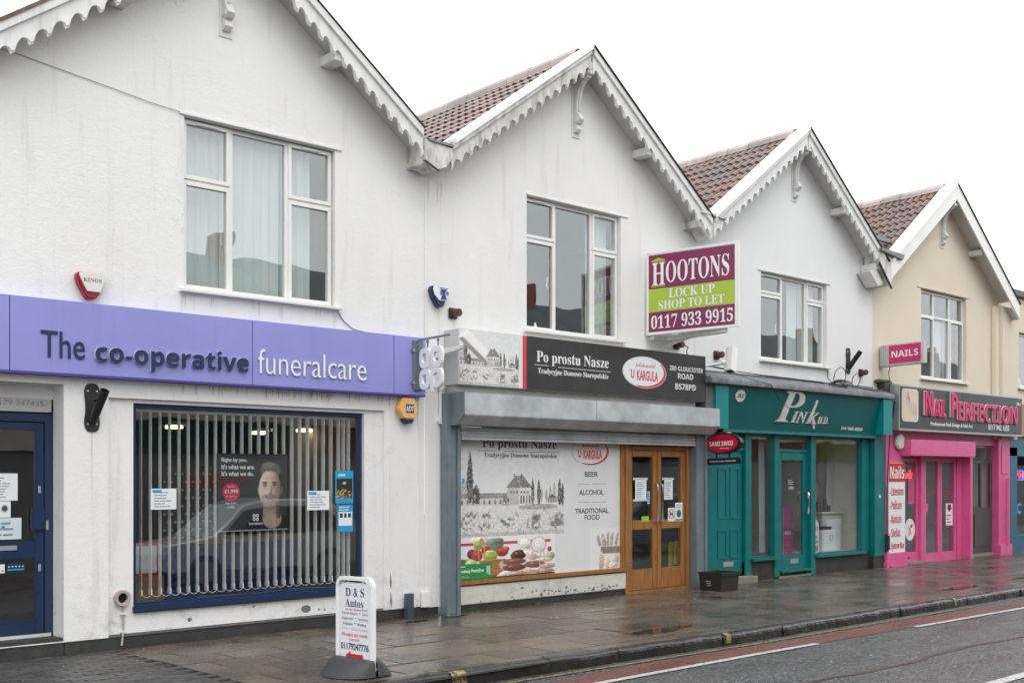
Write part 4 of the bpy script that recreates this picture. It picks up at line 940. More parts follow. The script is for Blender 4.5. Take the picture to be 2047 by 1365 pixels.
def shield(x, zt, zb, w, y):
    zc = zt-(zt-zb)*.5; return [(x-w*.44, zt-.01), (x+w*.46, zt), (x+w*.5, zt-.04), (x+w*.42, zc), (x+w*.22, zb+.012), (x-w*.08, zb), (x-w*.36, zc-.02), (x-w*.5, zt-.05)]
t = thing('alarm_box', 'cream and red bell box marked KINGS above the lilac sign', 'alarm', (4.455, 0, 3.56), 'alarm bell boxes')
MB().prism([(4.33, 3.685), (4.585, 3.685), (4.60, 3.63), (4.54, 3.48), (4.50, 3.435), (4.42, 3.435), (4.345, 3.56), (4.315, 3.64)], -.085, -.002).build('housing', KRED, t, bevel=.01)
MB().prism([(4.34, 3.68), (4.588, 3.68), (4.596, 3.63), (4.545, 3.50), (4.415, 3.50), (4.36, 3.60), (4.335, 3.65)], -.10, -.086).build('cover', CREAMPL, t, bevel=.005)
txt('KINGS', 'b', t, mat('kings_red', (.35, .03, .05), .5), (4.375, 4.555, 3.595, 3.63), -.1005, d=.001)
t = thing('alarm_box', 'navy and white bell box with a radio wave emblem on the white wall', 'alarm', (8.82, 0, 3.9), 'alarm bell boxes')
MB().prism([(8.70, 4.05), (8.955, 4.045), (8.96, 4.0), (8.90, 3.86), (8.87, 3.80), (8.79, 3.80), (8.71, 3.92), (8.68, 4.0)], -.085, -.002).build('housing', NAVYLET, t, bevel=.01)
MB().prism([(8.71, 4.045), (8.95, 4.042), (8.957, 4.0), (8.905, 3.875), (8.79, 3.875), (8.72, 3.94), (8.70, 4.0)], -.10, -.086).build('cover', PAPER, t, bevel=.005)
mb = MB(); mb.prism([(8.79, 4.035), (8.93, 4.032), (8.875, 3.97), (8.91, 3.89), (8.81, 3.89), (8.85, 3.965)], -.1035, -.1005)
mb.build('emblem', BLUEPL, t)
mb = MB()
for r in (.03, .048, .066):
    for a0 in (-.6, PI-.6): mb.ring(circ(8.868, 3.968, r, r*.8, 8, a0, a0+1.2, closed=False), circ(8.868, 3.968, r-.008, r*.8-.007, 8, a0, a0+1.2, closed=False), -.108, -.105, closed=False)
mb.build('wave', BLUEPL, t)
txt('BELL SECURITY', 'h', t, WLET, (8.79, 8.92, 4.012, 4.026), -.1045, d=.001)
t = thing('alarm_box', 'six sided orange bell box marked ADT under the lilac sign', 'alarm', (8.31, 0, 2.51), 'alarm bell boxes')
MB().prism([(8.17, 2.51), (8.235, 2.655), (8.41, 2.655), (8.475, 2.51), (8.41, 2.40), (8.25, 2.40)], -.10, -.002).build('housing', ORANGE, t, bevel=.012)
MB().prism([(8.25, 2.405), (8.41, 2.405), (8.385, 2.35), (8.285, 2.35)], -.095, -.004).build('strobe', NAVYLET, t, bevel=.008)
B('blue_label', BLUEPL, t, (8.275, 8.395, -.104, -.1005, 2.475, 2.575)); txt('ADT', 's', t, WLET, (8.278, 8.392, 2.49, 2.555), -.1045, d=.001)
mb = MB()
for k in range(6): mb.box(8.187+.012*k, 8.225+.012*k, -.075, -.02, 2.487-.016*k, 2.492-.016*k)
mb.build('louvre', mat('louvre_brown', (.3, .15, .05), .5), t)
t = thing('alarm_cable', 'white cable conduit running down the wall below the navy bell box', 'conduit', (8.87, 0, 3))
MB().tube([(8.87, -.012, 3.80), (8.87, -.012, 2.83)], .007, 6).build('cable', UPVC, t)
MB().tube([(8.87, -.025, 2.80), (8.87, -.025, 2.42)], .020, 10).build('conduit_pipe', UPVC, t); MB().tube([(8.87, -.0, 2.82), (8.87, -.05, 2.82)], .042, 12).build('junction_box', UPVC, t); MB().tube([(8.87, 0, 2.40), (8.87, -.045, 2.40)], .045, 12).build('junction_box', UPVC, t)
MB().tube([(8.86, -.03, 2.82), (9.2, -.03, 2.81), (9.6, -.03, 2.80)], .009, 6).build('cable', UPVC, t)
def socket(x, z, label, y=0):
    t = thing('socket_box', label, 'socket', (x, y, z), 'brown round nosed sockets on the wall')
    B('back_box', BROWNPL, t, (x-.075, x+.065, y-.035, y, z-.068, z+.068), bevel=.012)
    MB().tube([(x, y-.035, z), (x, y-.10, z), (x, y-.14, z)], .050, 14).build('cap', BROWNPL, t, bevel=.006); return t
socket(9.085, 3.75, 'brown wall socket below the navy bell box'); socket(13.50, 3.70, 'brown wall socket with a hanging lead under the V board')
socket(14.5, 3.62, 'brown wall socket next to the upright white camera'); socket(18.85, 3.61, 'brown wall socket right of the black flag holder, over the teal shop')
t = thing('lead', 'thin black lead hanging from the socket under the V board', 'cable', (13.6, -.1, 3.6)); MB().tube([(13.55, -.12, 3.70), (13.62, -.14, 3.66), (13.63, -.10, 3.60), (13.70, -.08, 3.52)], .008, 6).build('wire', BLACK, t)
t = thing('flue_pipe', 'round pink rimmed flue outlet low on the white wall', 'flue', (4.812, .04, .5))
MB().ring(circ(4.812, .50, .080, n=28), circ(4.812, .50, .050, n=28), -.01, .045).build('rim', mat('pinkish_rim', (.45, .36, .34), .6, var=.2, dirt=.4), t, bevel=.004)
MB().prism(circ(4.812, .50, .052, n=20), .03, .042).build('throat', mat('throat_black', (.004, .004, .004), .9), t)  # flat near-black disc closing the pipe mouth
MB().tube([(4.825, .03, .42), (4.83, .03, .20), (4.80, .0, .03)], .011, 8).build('drip_pipe', mat('pinkish_pipe', (.42, .35, .35), .6), t); B('clip', UPVC, t, (4.80, 4.855, .012, .045, .335, .352), (4.80, 4.855, .012, .045, .155, .172))
t = B('post_stub', mat('blue_grey_post', (.06, .09, .12), .45, var=.3), None, (8.30, 8.385, -.10, -.03, -.02, .30), (8.385, 8.40, -.10, -.07, -.02, .30), bevel=.004, loc=(8.34, -.06, 0)); tag(t, 'short blue grey metal post stub against the white wall', 'post')
t = B('airbrick_cover', UPVC, None, (8.57, 8.70, -.035, -.001, .11, .30), bevel=.006, loc=(8.63, 0, .2)); tag(t, 'white plastic vent cover low on the wall beside the shutter rail', 'vent')
t = thing('wall_crack_cable', 'long thin cable sagging across the gable wall to the window corner', 'cable', (4.5, 0, 5.4))
MB().tube([(3.0, -.012, 5.72), (3.8, -.012, 5.66), (4.3, -.012, 5.60), (4.75, -.012, 5.545), (5.1, -.012, 5.50), (5.42, -.012, 5.475)], .0035, 5).build('wire', INKG, t)
t = thing('wall_cable', 'thin grey cable from the big window corner down to the lilac sign', 'cable', (7.6, 0, 3.5))
MB().tube([(7.36, -.01, 3.60), (7.45, -.01, 3.50), (7.58, -.01, 3.42), (7.75, -.01, 3.40), (7.9, -.01, 3.395)], .006, 5).build('wire', INKG, t)

# ---------- house two
h2 = thing('terraced_house', 'white rendered gabled house above the black Polish market sign', 'house', (11.30, 0, 0), 'gabled terraced houses')
win2 = (10.37, 12.245, 3.65, 5.45)
wallmesh(WHITE, h2, 8.637, 13.963, .10, [win2, (9.10, 13.80, .10, 2.75)], ax=AX[1], dep=.2)
B('drip_mould', WHITE, h2, (10.36, 12.40, -.018, .0, 5.455, 5.485), bevel=.006)
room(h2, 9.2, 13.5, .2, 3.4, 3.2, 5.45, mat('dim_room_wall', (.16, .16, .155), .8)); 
w = window(h2, win2[0], win2[1], 3.675, win2[3], 10.965, 11.70, 4.905, curtain=[(11.76, 12.20, 3.7, 5.42, .012)])
MB().tube([(10.62, .10, 3.72), (10.62, .10, 3.76), (10.62, .10, 3.79)], .028, 10, .012).build('ornament', PAPER, w)
roof(h2, AX[1], lx=(.02, 2.46), ymax=4.7)
scallops(h2, AX[1], -1, .02, 2.50, OLDTIMBER); scallops(h2, AX[1], 1, .02, 2.66, TIMBER)
bracket(h2, 11.30, 7.20); purlin(h2, 11.30+1.27, 6.39); purlin(h2, 11.30+2.45, 5.52, OLDTIMBER)
gb = valley_box(h2, [(8.372, 5.47), (8.572, 5.385), (8.70, 5.43), (8.80, 5.56), (8.80, 5.68), (8.372, 5.72)], OLDTIMBER)
MB().prism([(8.40, 5.725), (8.43, 5.70), (8.80, 5.69), (8.80, 5.72)], -.37, .3).build('lead_lining', LEAD, gb); MB().prism([(8.36, 5.45), (8.58, 5.36), (8.585, 5.368), (8.365, 5.458)], -.365, -.345).build('black_edge', BLACKU, gb)
for c_ in range(14): pass
# shop front
st2 = MB(); st2.box(9.10, 12.33, -.03, .12, .085, .32); st2.build('stallriser', render_wall('peeling_white_render', (.66, .64, .58), .8, (.20, .17, .13), .8), h2, bevel=.01)
B('plinth', PLINTH, h2, (9.10, 12.34, -.01, .1, -.05, .09), bevel=.006); B('rough_gap', mat('crumbling_mortar', (.13, .12, .11), .9, var=.5, bump=1, bs=25), h2, (9.10, 12.3, -.028, .1, .321, .338))
mb = MB()
for i in range(46):
    x = 9.4+2.75*random.random()**.6; z = .10+abs(random.gauss(0, .045)); r = random.uniform(.005, .02)
    if z < .27: mb.prism([(x+r*1.5*math.cos(a)*random.uniform(.6, 1.3), z+r*math.sin(a)*random.uniform(.6, 1.2)) for a in np.arange(0, 6.1, 1.0)], -.0325, -.0305)
for x, z, r in ((6.98, .215, .045), (7.14, .20, .012), (7.22, .19, .01), (5.55, .22, .02), (6.3, .3, .012)): mb.prism([(x+r*1.4*math.cos(a)*random.uniform(.7, 1.3), z+r*math.sin(a)*random.uniform(.7, 1.2)) for a in np.arange(0, 6.1, .8)], .0425, .0445)
for x, z in ((8.115, .42), (8.12, .2)): mb.prism([(x-.006, z+.14), (x+.012, z+.03), (x+.004, z-.06), (x-.014, z+.02)], -.0145, -.0125)
o = mb.build('peeled_patch', mat('bare_grey_render', (.16, .155, .15), .8, var=.4), h2); o['kind'] = 'stuff'
sw = B('shop_window', WOOD, h2, (9.10, 12.30, -.05, .08, .338, .392), (9.10, 9.20, .0, .08, .392, 2.33), (12.25, 12.31, -.02, .08, .392, 2.33), (9.2, 12.25, .02, .08, 2.27, 2.33), bevel=.005)
mu = thing('window_vinyl', 'white window vinyl with an engraved manor, food and the words Po prostu Nasze', 'window print', (10.7, .03, 1.3))
B('vinyl_sheet', VINYL, mu, (9.20, 12.25, .022, .03, .392, 2.27))
paint('manor_engraving', mu, engraving, 9.203, 11.10, .93, 2.06, .0212, 230, 150)
paint('food_print', mu, food, 9.203, 10.92, .393, .935, .0204, 200, 72)
paint('bread_print', mu, bread, 11.62, 12.247, .393, .97, .0212, 64, 64)
txt('Po prostu Nasze', 'b', mu, INK, (9.60, 10.95, 2.055, 2.20), .0212, d=.001); txt('Tradycyjne Domowe Staropolskie', 'b', mu, INK, (9.63, 10.955, 1.945, 2.02), .0195, d=.001, grow=0)
B('rule', INK, mu, (9.52, 9.83, .0185, .0195, 2.040, 2.046), (9.98, 11.02, .0185, .0195, 2.036, 2.042))
def kargula(par, cx, cz, rx, rz, y, mi=RED, white=True):
    if white:
        MB().prism(circ(cx, cz, rx, rz, 40), y-.002, y).build('white_oval', PAPER, par)
        MB().prism(circ(cx, cz, rx*1.04, rz*1.05, 40), y+.0005, y+.003).build('oval_rim', CHROME, par)
    y -= .0022
    o = circ(cx, cz, rx*1.0, rz*1.0, 30, -1.9, .7, closed=False); i = circ(cx-rx*.07, cz+rz*.06, rx*.97, rz*.96, 30, -1.95, .62, closed=False); MB().ring(o, i, y-.001, y, closed=False).build('red_swoosh', mi, par)
    if not white: 
        o = circ(cx, cz, rx, rz, 30, .7, 2*PI-1.9, closed=False); i = circ(cx, cz, rx*.985, rz*.98, 30, .7, 2*PI-1.9, closed=False); MB().ring(o, i, y-.001, y, closed=False).build('thin_oval', INKG, par)
    txt('polish market', 'sc', par, mi, (cx-rx*.45, cx+rx*.5, cz+rz*.22, cz+rz*.62), y-.0005, d=.001)
    txt('KARGULA', 'h', par, mi, (cx-rx*.38, cx+rx*.62, cz-rz*.55, cz+rz*.12), y-.0005, d=.001); txt('U', 'h', par, mi, (cx-rx*.66, cx-rx*.50, cz-rz*.45, cz+rz*.12), y-.0005, d=.001)
    B('flourish', mi, par, (cx-rx*.73, cx-rx*.62, y-.0015, y-.0005, cz+rz*.08, cz+rz*.13))
kargula(mu, 11.63, 2.06, .38, .19, .0215, white=False)
for s, a, b, z in (('BEER', 11.515, 11.785, 1.705), ('ALCOHOL', 11.40, 11.90, 1.45), ('TRADITIONAL', 11.32, 12.005, 1.19), ('FOOD', 11.51, 11.82, 1.10)): txt(s, 'm', mu, INK, (a, b, z, z+.072), .0212, d=.001)
for z in (1.60, 1.345): B('rule', INKG, mu, (11.37, 11.61, .0202, .0212, z, z+.006), (11.66, 11.97, .0202, .0212, z, z+.006))
mt = B('money_banner', mat('green_banner', srgb(45, 140, 75), .4, var=.03), None, (9.203, 9.765, .016, .019, .40, .595), loc=(9.48, .018, .4)); tag(mt, 'green money transfer banner lettered in Polish at the foot of the window vinyl', 'banner')
txt('Przekazy Pieniężne', 'h', mt, WLET, (9.205, 9.62, .475, .535), .0155, d=.001); txt('do Polski', 'n', mt, mat('pale_green', (.35, .6, .3), .5), (9.21, 9.36, .42, .45), .0155, d=.001); B('small_line', WLET, mt, (9.21, 9.31, .0145, .0155, .56, .572)); B('coin_stack', mat('mint', (.4, .65, .5), .5), mt, (9.67, 9.70, .0145, .0155, .46, .56), (9.705, 9.735, .0145, .0155, .44, .56))
# double doors
df = MB().box(12.312, 12.40, -.03, .09, .0, 2.30).box(13.72, 13.80, -.03, .09, .0, 2.30).box(12.40, 13.72, -.02, .09, 2.10, 2.155).box(12.40, 13.72, -.02, .09, 2.27, 2.30).box(12.312, 13.80, -.035, .09, -.03, .035)
dd = df.build('double_door', WOOD, h2, bevel=.006)
for a, b in ((12.405, 13.055), (13.065, 13.715)):
    s = .095; mb = MB().box(a, a+s, .0, .05, .04, 2.095).box(b-s, b, .0, .05, .04, 2.095).box(a+s, b-s, .0, .05, 2.0, 2.095).box(a+s, b-s, .0, .05, .925, 1.065).box(a+s, b-s, .002, .05, .04, .345)
    lf = mb.build('door_leaf', WOOD, dd, bevel=.006)
    B('pane', GLASSD, dd, (a+s, b-s, .024, .03, 1.065, 2.0), (a+s, b-s, .024, .03, .345, .925))
B('pane', GLASSD, dd, (12.40, 13.72, .02, .026, 2.155, 2.27))
for a in (13.005, 13.115): MB().tube([(a, 0, 1.60), (a, -.06, 1.585), (a, -.065, 1.56), (a, -.065, 1.06), (a, -.06, 1.035), (a, 0, 1.02)], .011, 8).build('handle', ALU, dd, smooth=True)
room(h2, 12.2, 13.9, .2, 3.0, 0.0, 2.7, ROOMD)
g = 'taped papers and stickers on the oak doors'
for a, b, lab in ((12.56, 12.81, 'white typed paper taped to the left oak door glass'), (13.22, 13.42, 'white typed paper taped to the right oak door glass')):
    o = notice('notice', lab, 'notice', a, b, 1.36, 1.67, -.001, n=9, group=g); B('tape', CHROME, o, (a-.05, b+.03, -.0045, -.003, 1.655, 1.69)); B('tape', CHROME, o, (a-.05, b+.03, -.0045, -.003, 1.345, 1.375)) if a < 13 else None
o = notice('sticker', 'white no dogs sticker with a red ring on the right oak door', 'sticker', 13.31, 13.47, 1.03, 1.235, -.001, group=g); MB().ring(circ(13.39, 1.14, .065, .075), circ(13.39, 1.14, .054, .064), -.005, -.0035).build('red_ring', RED2, o); MB().prism([(13.355, 1.17), (13.375, 1.15), (13.41, 1.155), (13.425, 1.18), (13.42, 1.10), (13.41, 1.13), (13.375, 1.13), (13.36, 1.095)], -.0045, -.003).build('dog_shape', INK, o); MB().prism([(13.345, 1.19), (13.353, 1.197), (13.437, 1.09), (13.429, 1.083)], -.0065, -.0052).build('red_bar', RED2, o)
o = notice('sticker', 'white sticker with a dark green badge at the edge of the right oak door', 'sticker', 13.48, 13.655, 1.03, 1.31, -.001, n=0, group=g); MB().prism(circ(13.567, 1.145, .052, .06), -.005, -.0035).build('green_badge', mat('dark_green', (.02, .18, .08), .4), o); lines(o, 13.50, 13.64, 1.22, 1.29, 2, -.0035); B('green_band', mat('green_band', (.03, .2, .1), .4), o, (13.49, 13.645, -.005, -.0035, 1.04, 1.06))
o = notice('sticker', 'lime green sticker low on the left oak door glass', 'sticker', 12.70, 12.865, 1.04, 1.12, -.001, mat('lime_green', (.30, .55, .04), .4), group=g)
o = notice('sticker', 'tall narrow blue and white sticker on the left oak door glass', 'sticker', 12.835, 12.885, 1.30, 1.49, -.001, mat('pale_blue', (.35, .6, .75), .4), n=4, lm=BLUEPL, group=g)
wf = thing('wet_floor_sign', 'yellow folding wet floor sign seen through the right oak door', 'floor sign', (13.72, .25, 0))
MB().prism([(13.66, .0), (13.86, 0), (13.83, .72), (13.69, .72)], .17, .185).build('front_panel', mat('warning_yellow', (.72, .58, .02), .4), wf); MB().prism([(13.66, .15), (13.80, .15), (13.79, .35), (13.67, .35)], .164, .169).build('print_panel', INK, wf); MB().prism([(13.64, .0), (13.86, 0), (13.83, .70), (13.66, .70)], .26, .275).build('back_panel', mat('darker_warning_yellow', (.66, .52, .02), .4), wf)

# roller shutter housing and rails
rsh = thing('roller_shutter', 'galvanised roller shutter box over the Polish market window and door', 'shutter', (11.5, -.1, 2.5))
MB().prism([(-.02, 2.73), (-.40, 2.73), (-.405, 2.46), (-.28, 2.34), (-.02, 2.34)], 8.94, 11.30, 'x').build('shutter_box', GALV, rsh, bevel=.006)
MB().prism([(-.02, 2.732), (-.402, 2.732), (-.407, 2.462), (-.282, 2.342), (-.02, 2.342)], 11.303, 14.06, 'x').build('shutter_box', GALV, rsh, bevel=.006)
MB().prism([(-.02, 2.738), (-.409, 2.738), (-.413, 2.455), (-.284, 2.334), (-.02, 2.334)], 8.925, 8.939, 'x').build('end_plate', STEEL, rsh)
for a, b in ((8.875, 9.10), (13.81, 14.085)):
    rl = MB().box(a, a+.07, -.15, -.02, -.03, 2.735).box(a+.072, b-.06, -.13, -.02, -.03, 2.335).box(b-.058, b, -.15, -.02, -.03, 2.335).build('guide_rail', STEEL, rsh, bevel=.004)
for k in range(3): MB().prism([(-.13, 2.33-.045*k), (-.142, 2.31-.045*k), (-.13, 2.288-.045*k), (-.112, 2.288-.045*k), (-.112, 2.33-.045*k)], 9.12, 13.80, 'x').build('slat', GALV, rsh)
B('bottom_bar', GALV, rsh, (9.12, 13.80, -.145, -.105, 2.165, 2.195), bevel=.004)
B('end_plate_side', STEEL, rsh, (13.78, 13.81, -.02, .1, 0, 2.33))
MB().box(9.13, 9.17, -.135, -.132, 1.62, 1.68).build('blue_sticker', LBLUE, rsh)
# sign over the market
s2 = thing('fascia_sign', 'black fascia sign Po prostu Nasze with the manor engraving at its left', 'sign', (11.4, -.1, 2.84))
B('sign_box', GREYBOX, s2, (8.945, 13.86, -.275, -.01, 2.835, 3.525), bevel=.004); 
B('white_panel', VINYL, s2, (8.96, 10.033, -.2785, -.2755, 2.842, 3.518)); paint('manor_engraving', s2, engraving, 8.965, 9.965, 2.845, 3.50, -.2795, 150, 100)
B('red_band', RED, s2, (10.034, 10.104, -.280, -.2755, 2.838, 3.522)); B('black_panel', SIGNBLK, s2, (10.105, 13.862, -.282, -.2755, 2.834, 3.526))
txt('Po prostu Nasze', 'b', s2, WLET, (10.28, 11.675, 3.165, 3.345), -.283, d=.003, split=True); txt('Tradycyjne Domowe Staropolskie', 'b', s2, WLET, (10.305, 11.67, 3.035, 3.125), -.283, d=.002)
B('rule', WLET, s2, (10.24, 10.50, -.285, -.2835, 3.160, 3.166), (10.68, 11.72, -.285, -.2835, 3.152, 3.158))
kargula(s2, 12.445, 3.195, .465, .218, -.286, RED)
txt('280 GLOUCESTER', 's', s2, WLET, (13.005, 13.795, 3.265, 3.335), -.283, d=.003, split=True); txt('ROAD', 's', s2, WLET, (13.195, 13.56, 3.15, 3.235), -.283, d=.003, split=True); txt('BS78PD', 's', s2, WLET, (13.135, 13.62, 2.99, 3.08), -.283, d=.003, split=True)
B('fascia_soffit', CREAMBOARD, s2, (8.96, 13.72, -.20, -.02, 2.742, 2.832), bevel=.003)

# CCTV cameras
cm = thing('security_camera', 'white security camera pointing down in front of the engraved sign', 'camera', (8.88, -.01, 3.25), 'white wall cameras')
B('wall_base', UPVC, cm, (8.78, 8.90, -.03, -.002, 3.17, 3.31), bevel=.006); MB().prism([(-.03, 3.20), (-.03, 3.29), (-.30, 3.285), (-.52, 3.285), (-.54, 3.25), (-.30, 3.22)], 8.83, 8.88, 'x').build('arm', UPVC, cm, bevel=.008)
MB().tube([(8.855, -.52, 3.27), (8.86, -.56, 3.31)], .035, 10).build('swivel', UPVC, cm, smooth=True)
def cambody(par, a, b, w_, m=UPVC):
    A = Vector(a); E_ = Vector(b); d = (E_-A).normalized(); u_ = d.cross(Vector((0, 1, 0))).normalized(); v_ = u_.cross(d).normalized(); vs = []
    pr = [(-.5, -.42), (.5, -.42), (.55, .1), (.4, .5), (-.4, .5), (-.55, .1)]
    for p in (A, E_): vs += [tuple(p+u_*x_*w_+v_*y_*w_) for x_, y_ in pr]
    MB().add(vs, [(i, (i+1) % 6, 6+(i+1) % 6, 6+i) for i in range(6)]+[(0, 5, 4, 3, 2, 1), (6, 7, 8, 9, 10, 11)]).build('housing', m, par, bevel=.006)
    f = E_-d*.001; MB().tube([tuple(E_-d*.02), tuple(E_+d*.004)], w_*.33, 12).build('lens', BLACK, par)
cambody(cm, (8.74, -.60, 3.40), (9.06, -.64, 3.15), .12)
cm = thing('security_camera', 'upright white security camera between the black sign and the teal shop', 'camera', (13.9, -.05, 3.4), 'white wall cameras')
MB().tube([(13.86, -.26, 3.38), (14.12, -.42, 3.43)], .02, 8).build('arm', GALV, cm); MB().tube([(14.1, -.42, 3.43), (14.14, -.47, 3.44)], .04, 10).build('swivel', UPVC, cm)
cambody(cm, (14.24, -.50, 3.66), (14.13, -.54, 3.29), .15)

# V shaped letting board
vb = thing('letting_board', 'maroon and lime V board HOOTONS lock up shop to let', 'board', (13.15, -.3, 4.3))
P0 = Vector((12.77, -.06)); P1 = Vector((13.13, -1.38)); P2 = Vector((13.49, -.06)); zb, zt = 3.79, 4.975
def onb(u_, z, t): d = (P1-P0); n = Vector((d.y, -d.x)).normalized(); n = n if n.x < 0 else -n; p = P0+d*u_+n*t; return (p.x, p.y, z)
def bq(u0, u1, z0, z1, t0, t1):
    vs = [onb(u_, z, t) for t in (t0, t1) for u_, z in ((u0, z0), (u1, z0), (u1, z1), (u0, z1))]
    return vs, [(0, 1, 2, 3), (7, 6, 5, 4), (0, 4, 5, 1), (1, 5, 6, 2), (2, 6, 7, 3), (3, 7, 4, 0)]
def bpart(name, m, *a):
    mb = MB(); 
    for k in a: mb.add(*bq(*k))
    return mb.build(name, m, vb)
bpart('board_panel', VERGE, (0, 1, zb, zt, -.012, 0)); bpart('maroon_field', MAROON, (.015, .985, 3.82, 4.11, .0005, .003), (.015, .985, 4.45, 4.945, .0005, .003)); bpart('lime_field', LIME, (.015, .985, 4.112, 4.448, .0005, .003))
bpart('frame_edge', UPVC, (-.01, .012, zb-.01, zt+.01, -.02, .008), (.988, 1.03, zb-.01, zt+.01, -.03, .012), (0, 1, zt-.02, zt+.01, -.02, .008), (0, 1, zb-.01, zb+.015, -.02, .008))
pl = lambda a, z, t: onb(a, z, .0035+t)
txt('OOTONS', 'b', vb, WLET, (.215, .925, 4.52, 4.83), 0, pl, d=.003, split=True); txt('H', 'b', vb, WLET, (.055, .205, 4.50, 4.83), 0, pl, d=.003)
mb = MB(); mb.add([onb(a, z, t) for t in (.0036, .006) for a, z in ((.045, 4.845), (.205, 4.845), (.205, 4.86), (.125, 4.90), (.045, 4.86))], [(0, 1, 2, 3, 4), (9, 8, 7, 6, 5)]+[(i, (i+1) % 5, 5+(i+1) % 5, 5+i) for i in range(5)]); mb.build('pediment', LIME, vb)
bpart('pedestal', LIME, (.045, .205, 4.478, 4.492, .0036, .006))
txt('LOCK UP', 'b', vb, WLET, (.25, .765, 4.295, 4.425), 0, pl, d=.003, split=True); txt('SHOP TO LET', 'b', vb, WLET, (.13, .87, 4.135, 4.265), 0, pl, d=.003, split=True); txt('0117 933 9915', 'b', vb, WLET, (.045, .965, 3.865, 4.06), 0, pl, d=.003, split=True)
mb = MB(); d2_ = P2-P1
mb.add([(P1.x, P1.y, zb), (P2.x, P2.y, zb), (P2.x, P2.y, zt), (P1.x, P1.y, zt), (P1.x-.012, P1.y, zb), (P2.x-.012, P2.y, zb), (P2.x-.012, P2.y, zt), (P1.x-.012, P1.y, zt)], [(0, 1, 2, 3), (7, 6, 5, 4), (0, 4, 5, 1), (1, 5, 6, 2), (2, 6, 7, 3), (3, 7, 4, 0)]); mb.build('far_board_panel', VERGE, vb)
B('brace', TIMBER, vb, (12.85, 13.45, -.12, -.04, 3.72, 3.785), (13.1, 13.18, -1.2, -.12, 3.72, 3.785), bevel=.004); MB().tube([(13.2, -.03, 3.65), (13.14, -.6, 3.74)], .022, 6).build('strut', TIMBER, vb)

# money transfer blade sign
sa = thing('blade_sign', 'red oval blade sign SAMI SWOI over a small black plate', 'sign', (14.13, -.1, 2.2))
MB().prism(circ(-.415, 2.20, .335, .160, 36), 14.10, 14.20, 'x').build('sign_rim', BLACK, sa, bevel=.008)
MB().prism(circ(-.405, 2.20, .305, .138, 36), 14.088, 14.099, 'x').build('red_face', mat('glossy_red', srgb(192, 20, 55), .2, coat=.5), sa, bevel=.004)
txt('SAMI SWOI', 's', sa, WLET, (-.185, -.625, 2.165, 2.235), 14.0875, 'x', d=.002); lines(sa, -.55, -.25, 2.115, 2.135, 1, 14.087, WLET, 'x')
MB().prism(circ(-.42, 1.93, .325, .050, 30, sq=6), 14.115, 14.15, 'x').build('lower_plate', BLACK, sa, bevel=.006)
txt('TUTAJ WYŚLESZ PIENIĄDZE', 'si', sa, WLET, (-.16, -.66, 1.917, 1.945), 14.1145, 'x', d=.001)
B('hanger', BLACK, sa, (14.12, 14.14, -.30, -.28, 1.97, 2.06), (14.12, 14.14, -.54, -.52, 1.97, 2.06), (14.12, 14.16, -.12, -.04, 2.10, 2.26))
# black recycling box
rb = thing('recycling_box', 'open black plastic recycling box by the shutter rail', 'box', (13.75, -.45, 0))
def rect(x0, x1, y0, y1, z): return [(x0, y0, z), (x1, y0, z), (x1, y1, z), (x0, y1, z)]
z0 = pz(-.5); R = [rect(13.635, 14.045, -.745, -.355, z0), rect(13.62, 14.06, -.76, -.34, z0+.25), rect(13.605, 14.075, -.775, -.325, z0+.25), rect(13.605, 14.075, -.775, -.325, z0+.275), rect(13.635, 14.045, -.745, -.355, z0+.275), rect(13.65, 14.03, -.73, -.37, z0+.02)]
MB().add([p for r in R for p in r], [(i*4+k, i*4+(k+1) % 4, i*4+4+(k+1) % 4, i*4+4+k) for i in range(5) for k in range(4)]+[(0, 3, 2, 1), (20, 21, 22, 23)]).build('tub', BLACKPL, rb, bevel=.004)
B('rim_lip', BLACKPL, rb, (13.60, 14.08, -.782, -.776, z0+.225, z0+.276)); mb = MB()
for k in range(4): mb.box(13.620+.003*k, 13.634, -.56, -.50+.02*k, z0+.07+.032*k, z0+.082+.032*k)
mb.build('white_print', mat('faded_print', (.4, .4, .4), .6), rb)

runs(h2, 10.35, 12.3, 3.60, 8, .07); runs(h2, 8.66, 8.9, 5.35, 8, .5)
# ---------- house three
h3 = thing('terraced_house', 'smooth white gabled house above the teal hairdresser', 'house', (16.63, 0, 0), 'gabled terraced houses')
win3 = (15.715, 17.72, 3.62, 5.10)
wallmesh(WHITE3, h3, 13.967, 19.29, 3.1, [win3], ax=AX[2], dep=.2)
B('drip_mould', WHITE3, h3, (15.62, 17.82, -.018, 0, 5.105, 5.135), bevel=.006)
MB().add([(13.967, .0, 0), (19.29, .0, 0), (19.29, .0, 3.1), (13.967, .0, 3.1)], []).build('hidden', WHITE3, h3) if False else None
room(h3, 14.4, 18.9, .2, 3.4, 3.2, 5.45, ROOM)
window(h3, win3[0]+.01, win3[1]-.01, 3.65, win3[3], 16.42, 17.15, 4.755, curtain=[(16.8, 17.12, 3.7, 5.05, .014), (17.16, 17.66, 3.7, 5.05, .014), (15.77, 15.9, 3.7, 4.6, .01)])
roof(h3, AX[2], lx=(.02, 2.60), ymax=5.3)
scallops(h3, AX[2], -1, .02, 2.60, TIMBER); scallops(h3, AX[2], 1, .02, 2.52, TIMBER)
bracket(h3, 16.68, 7.2); purlin(h3, 16.63+1.27, 6.39); purlin(h3, 16.63+2.3, 5.52)
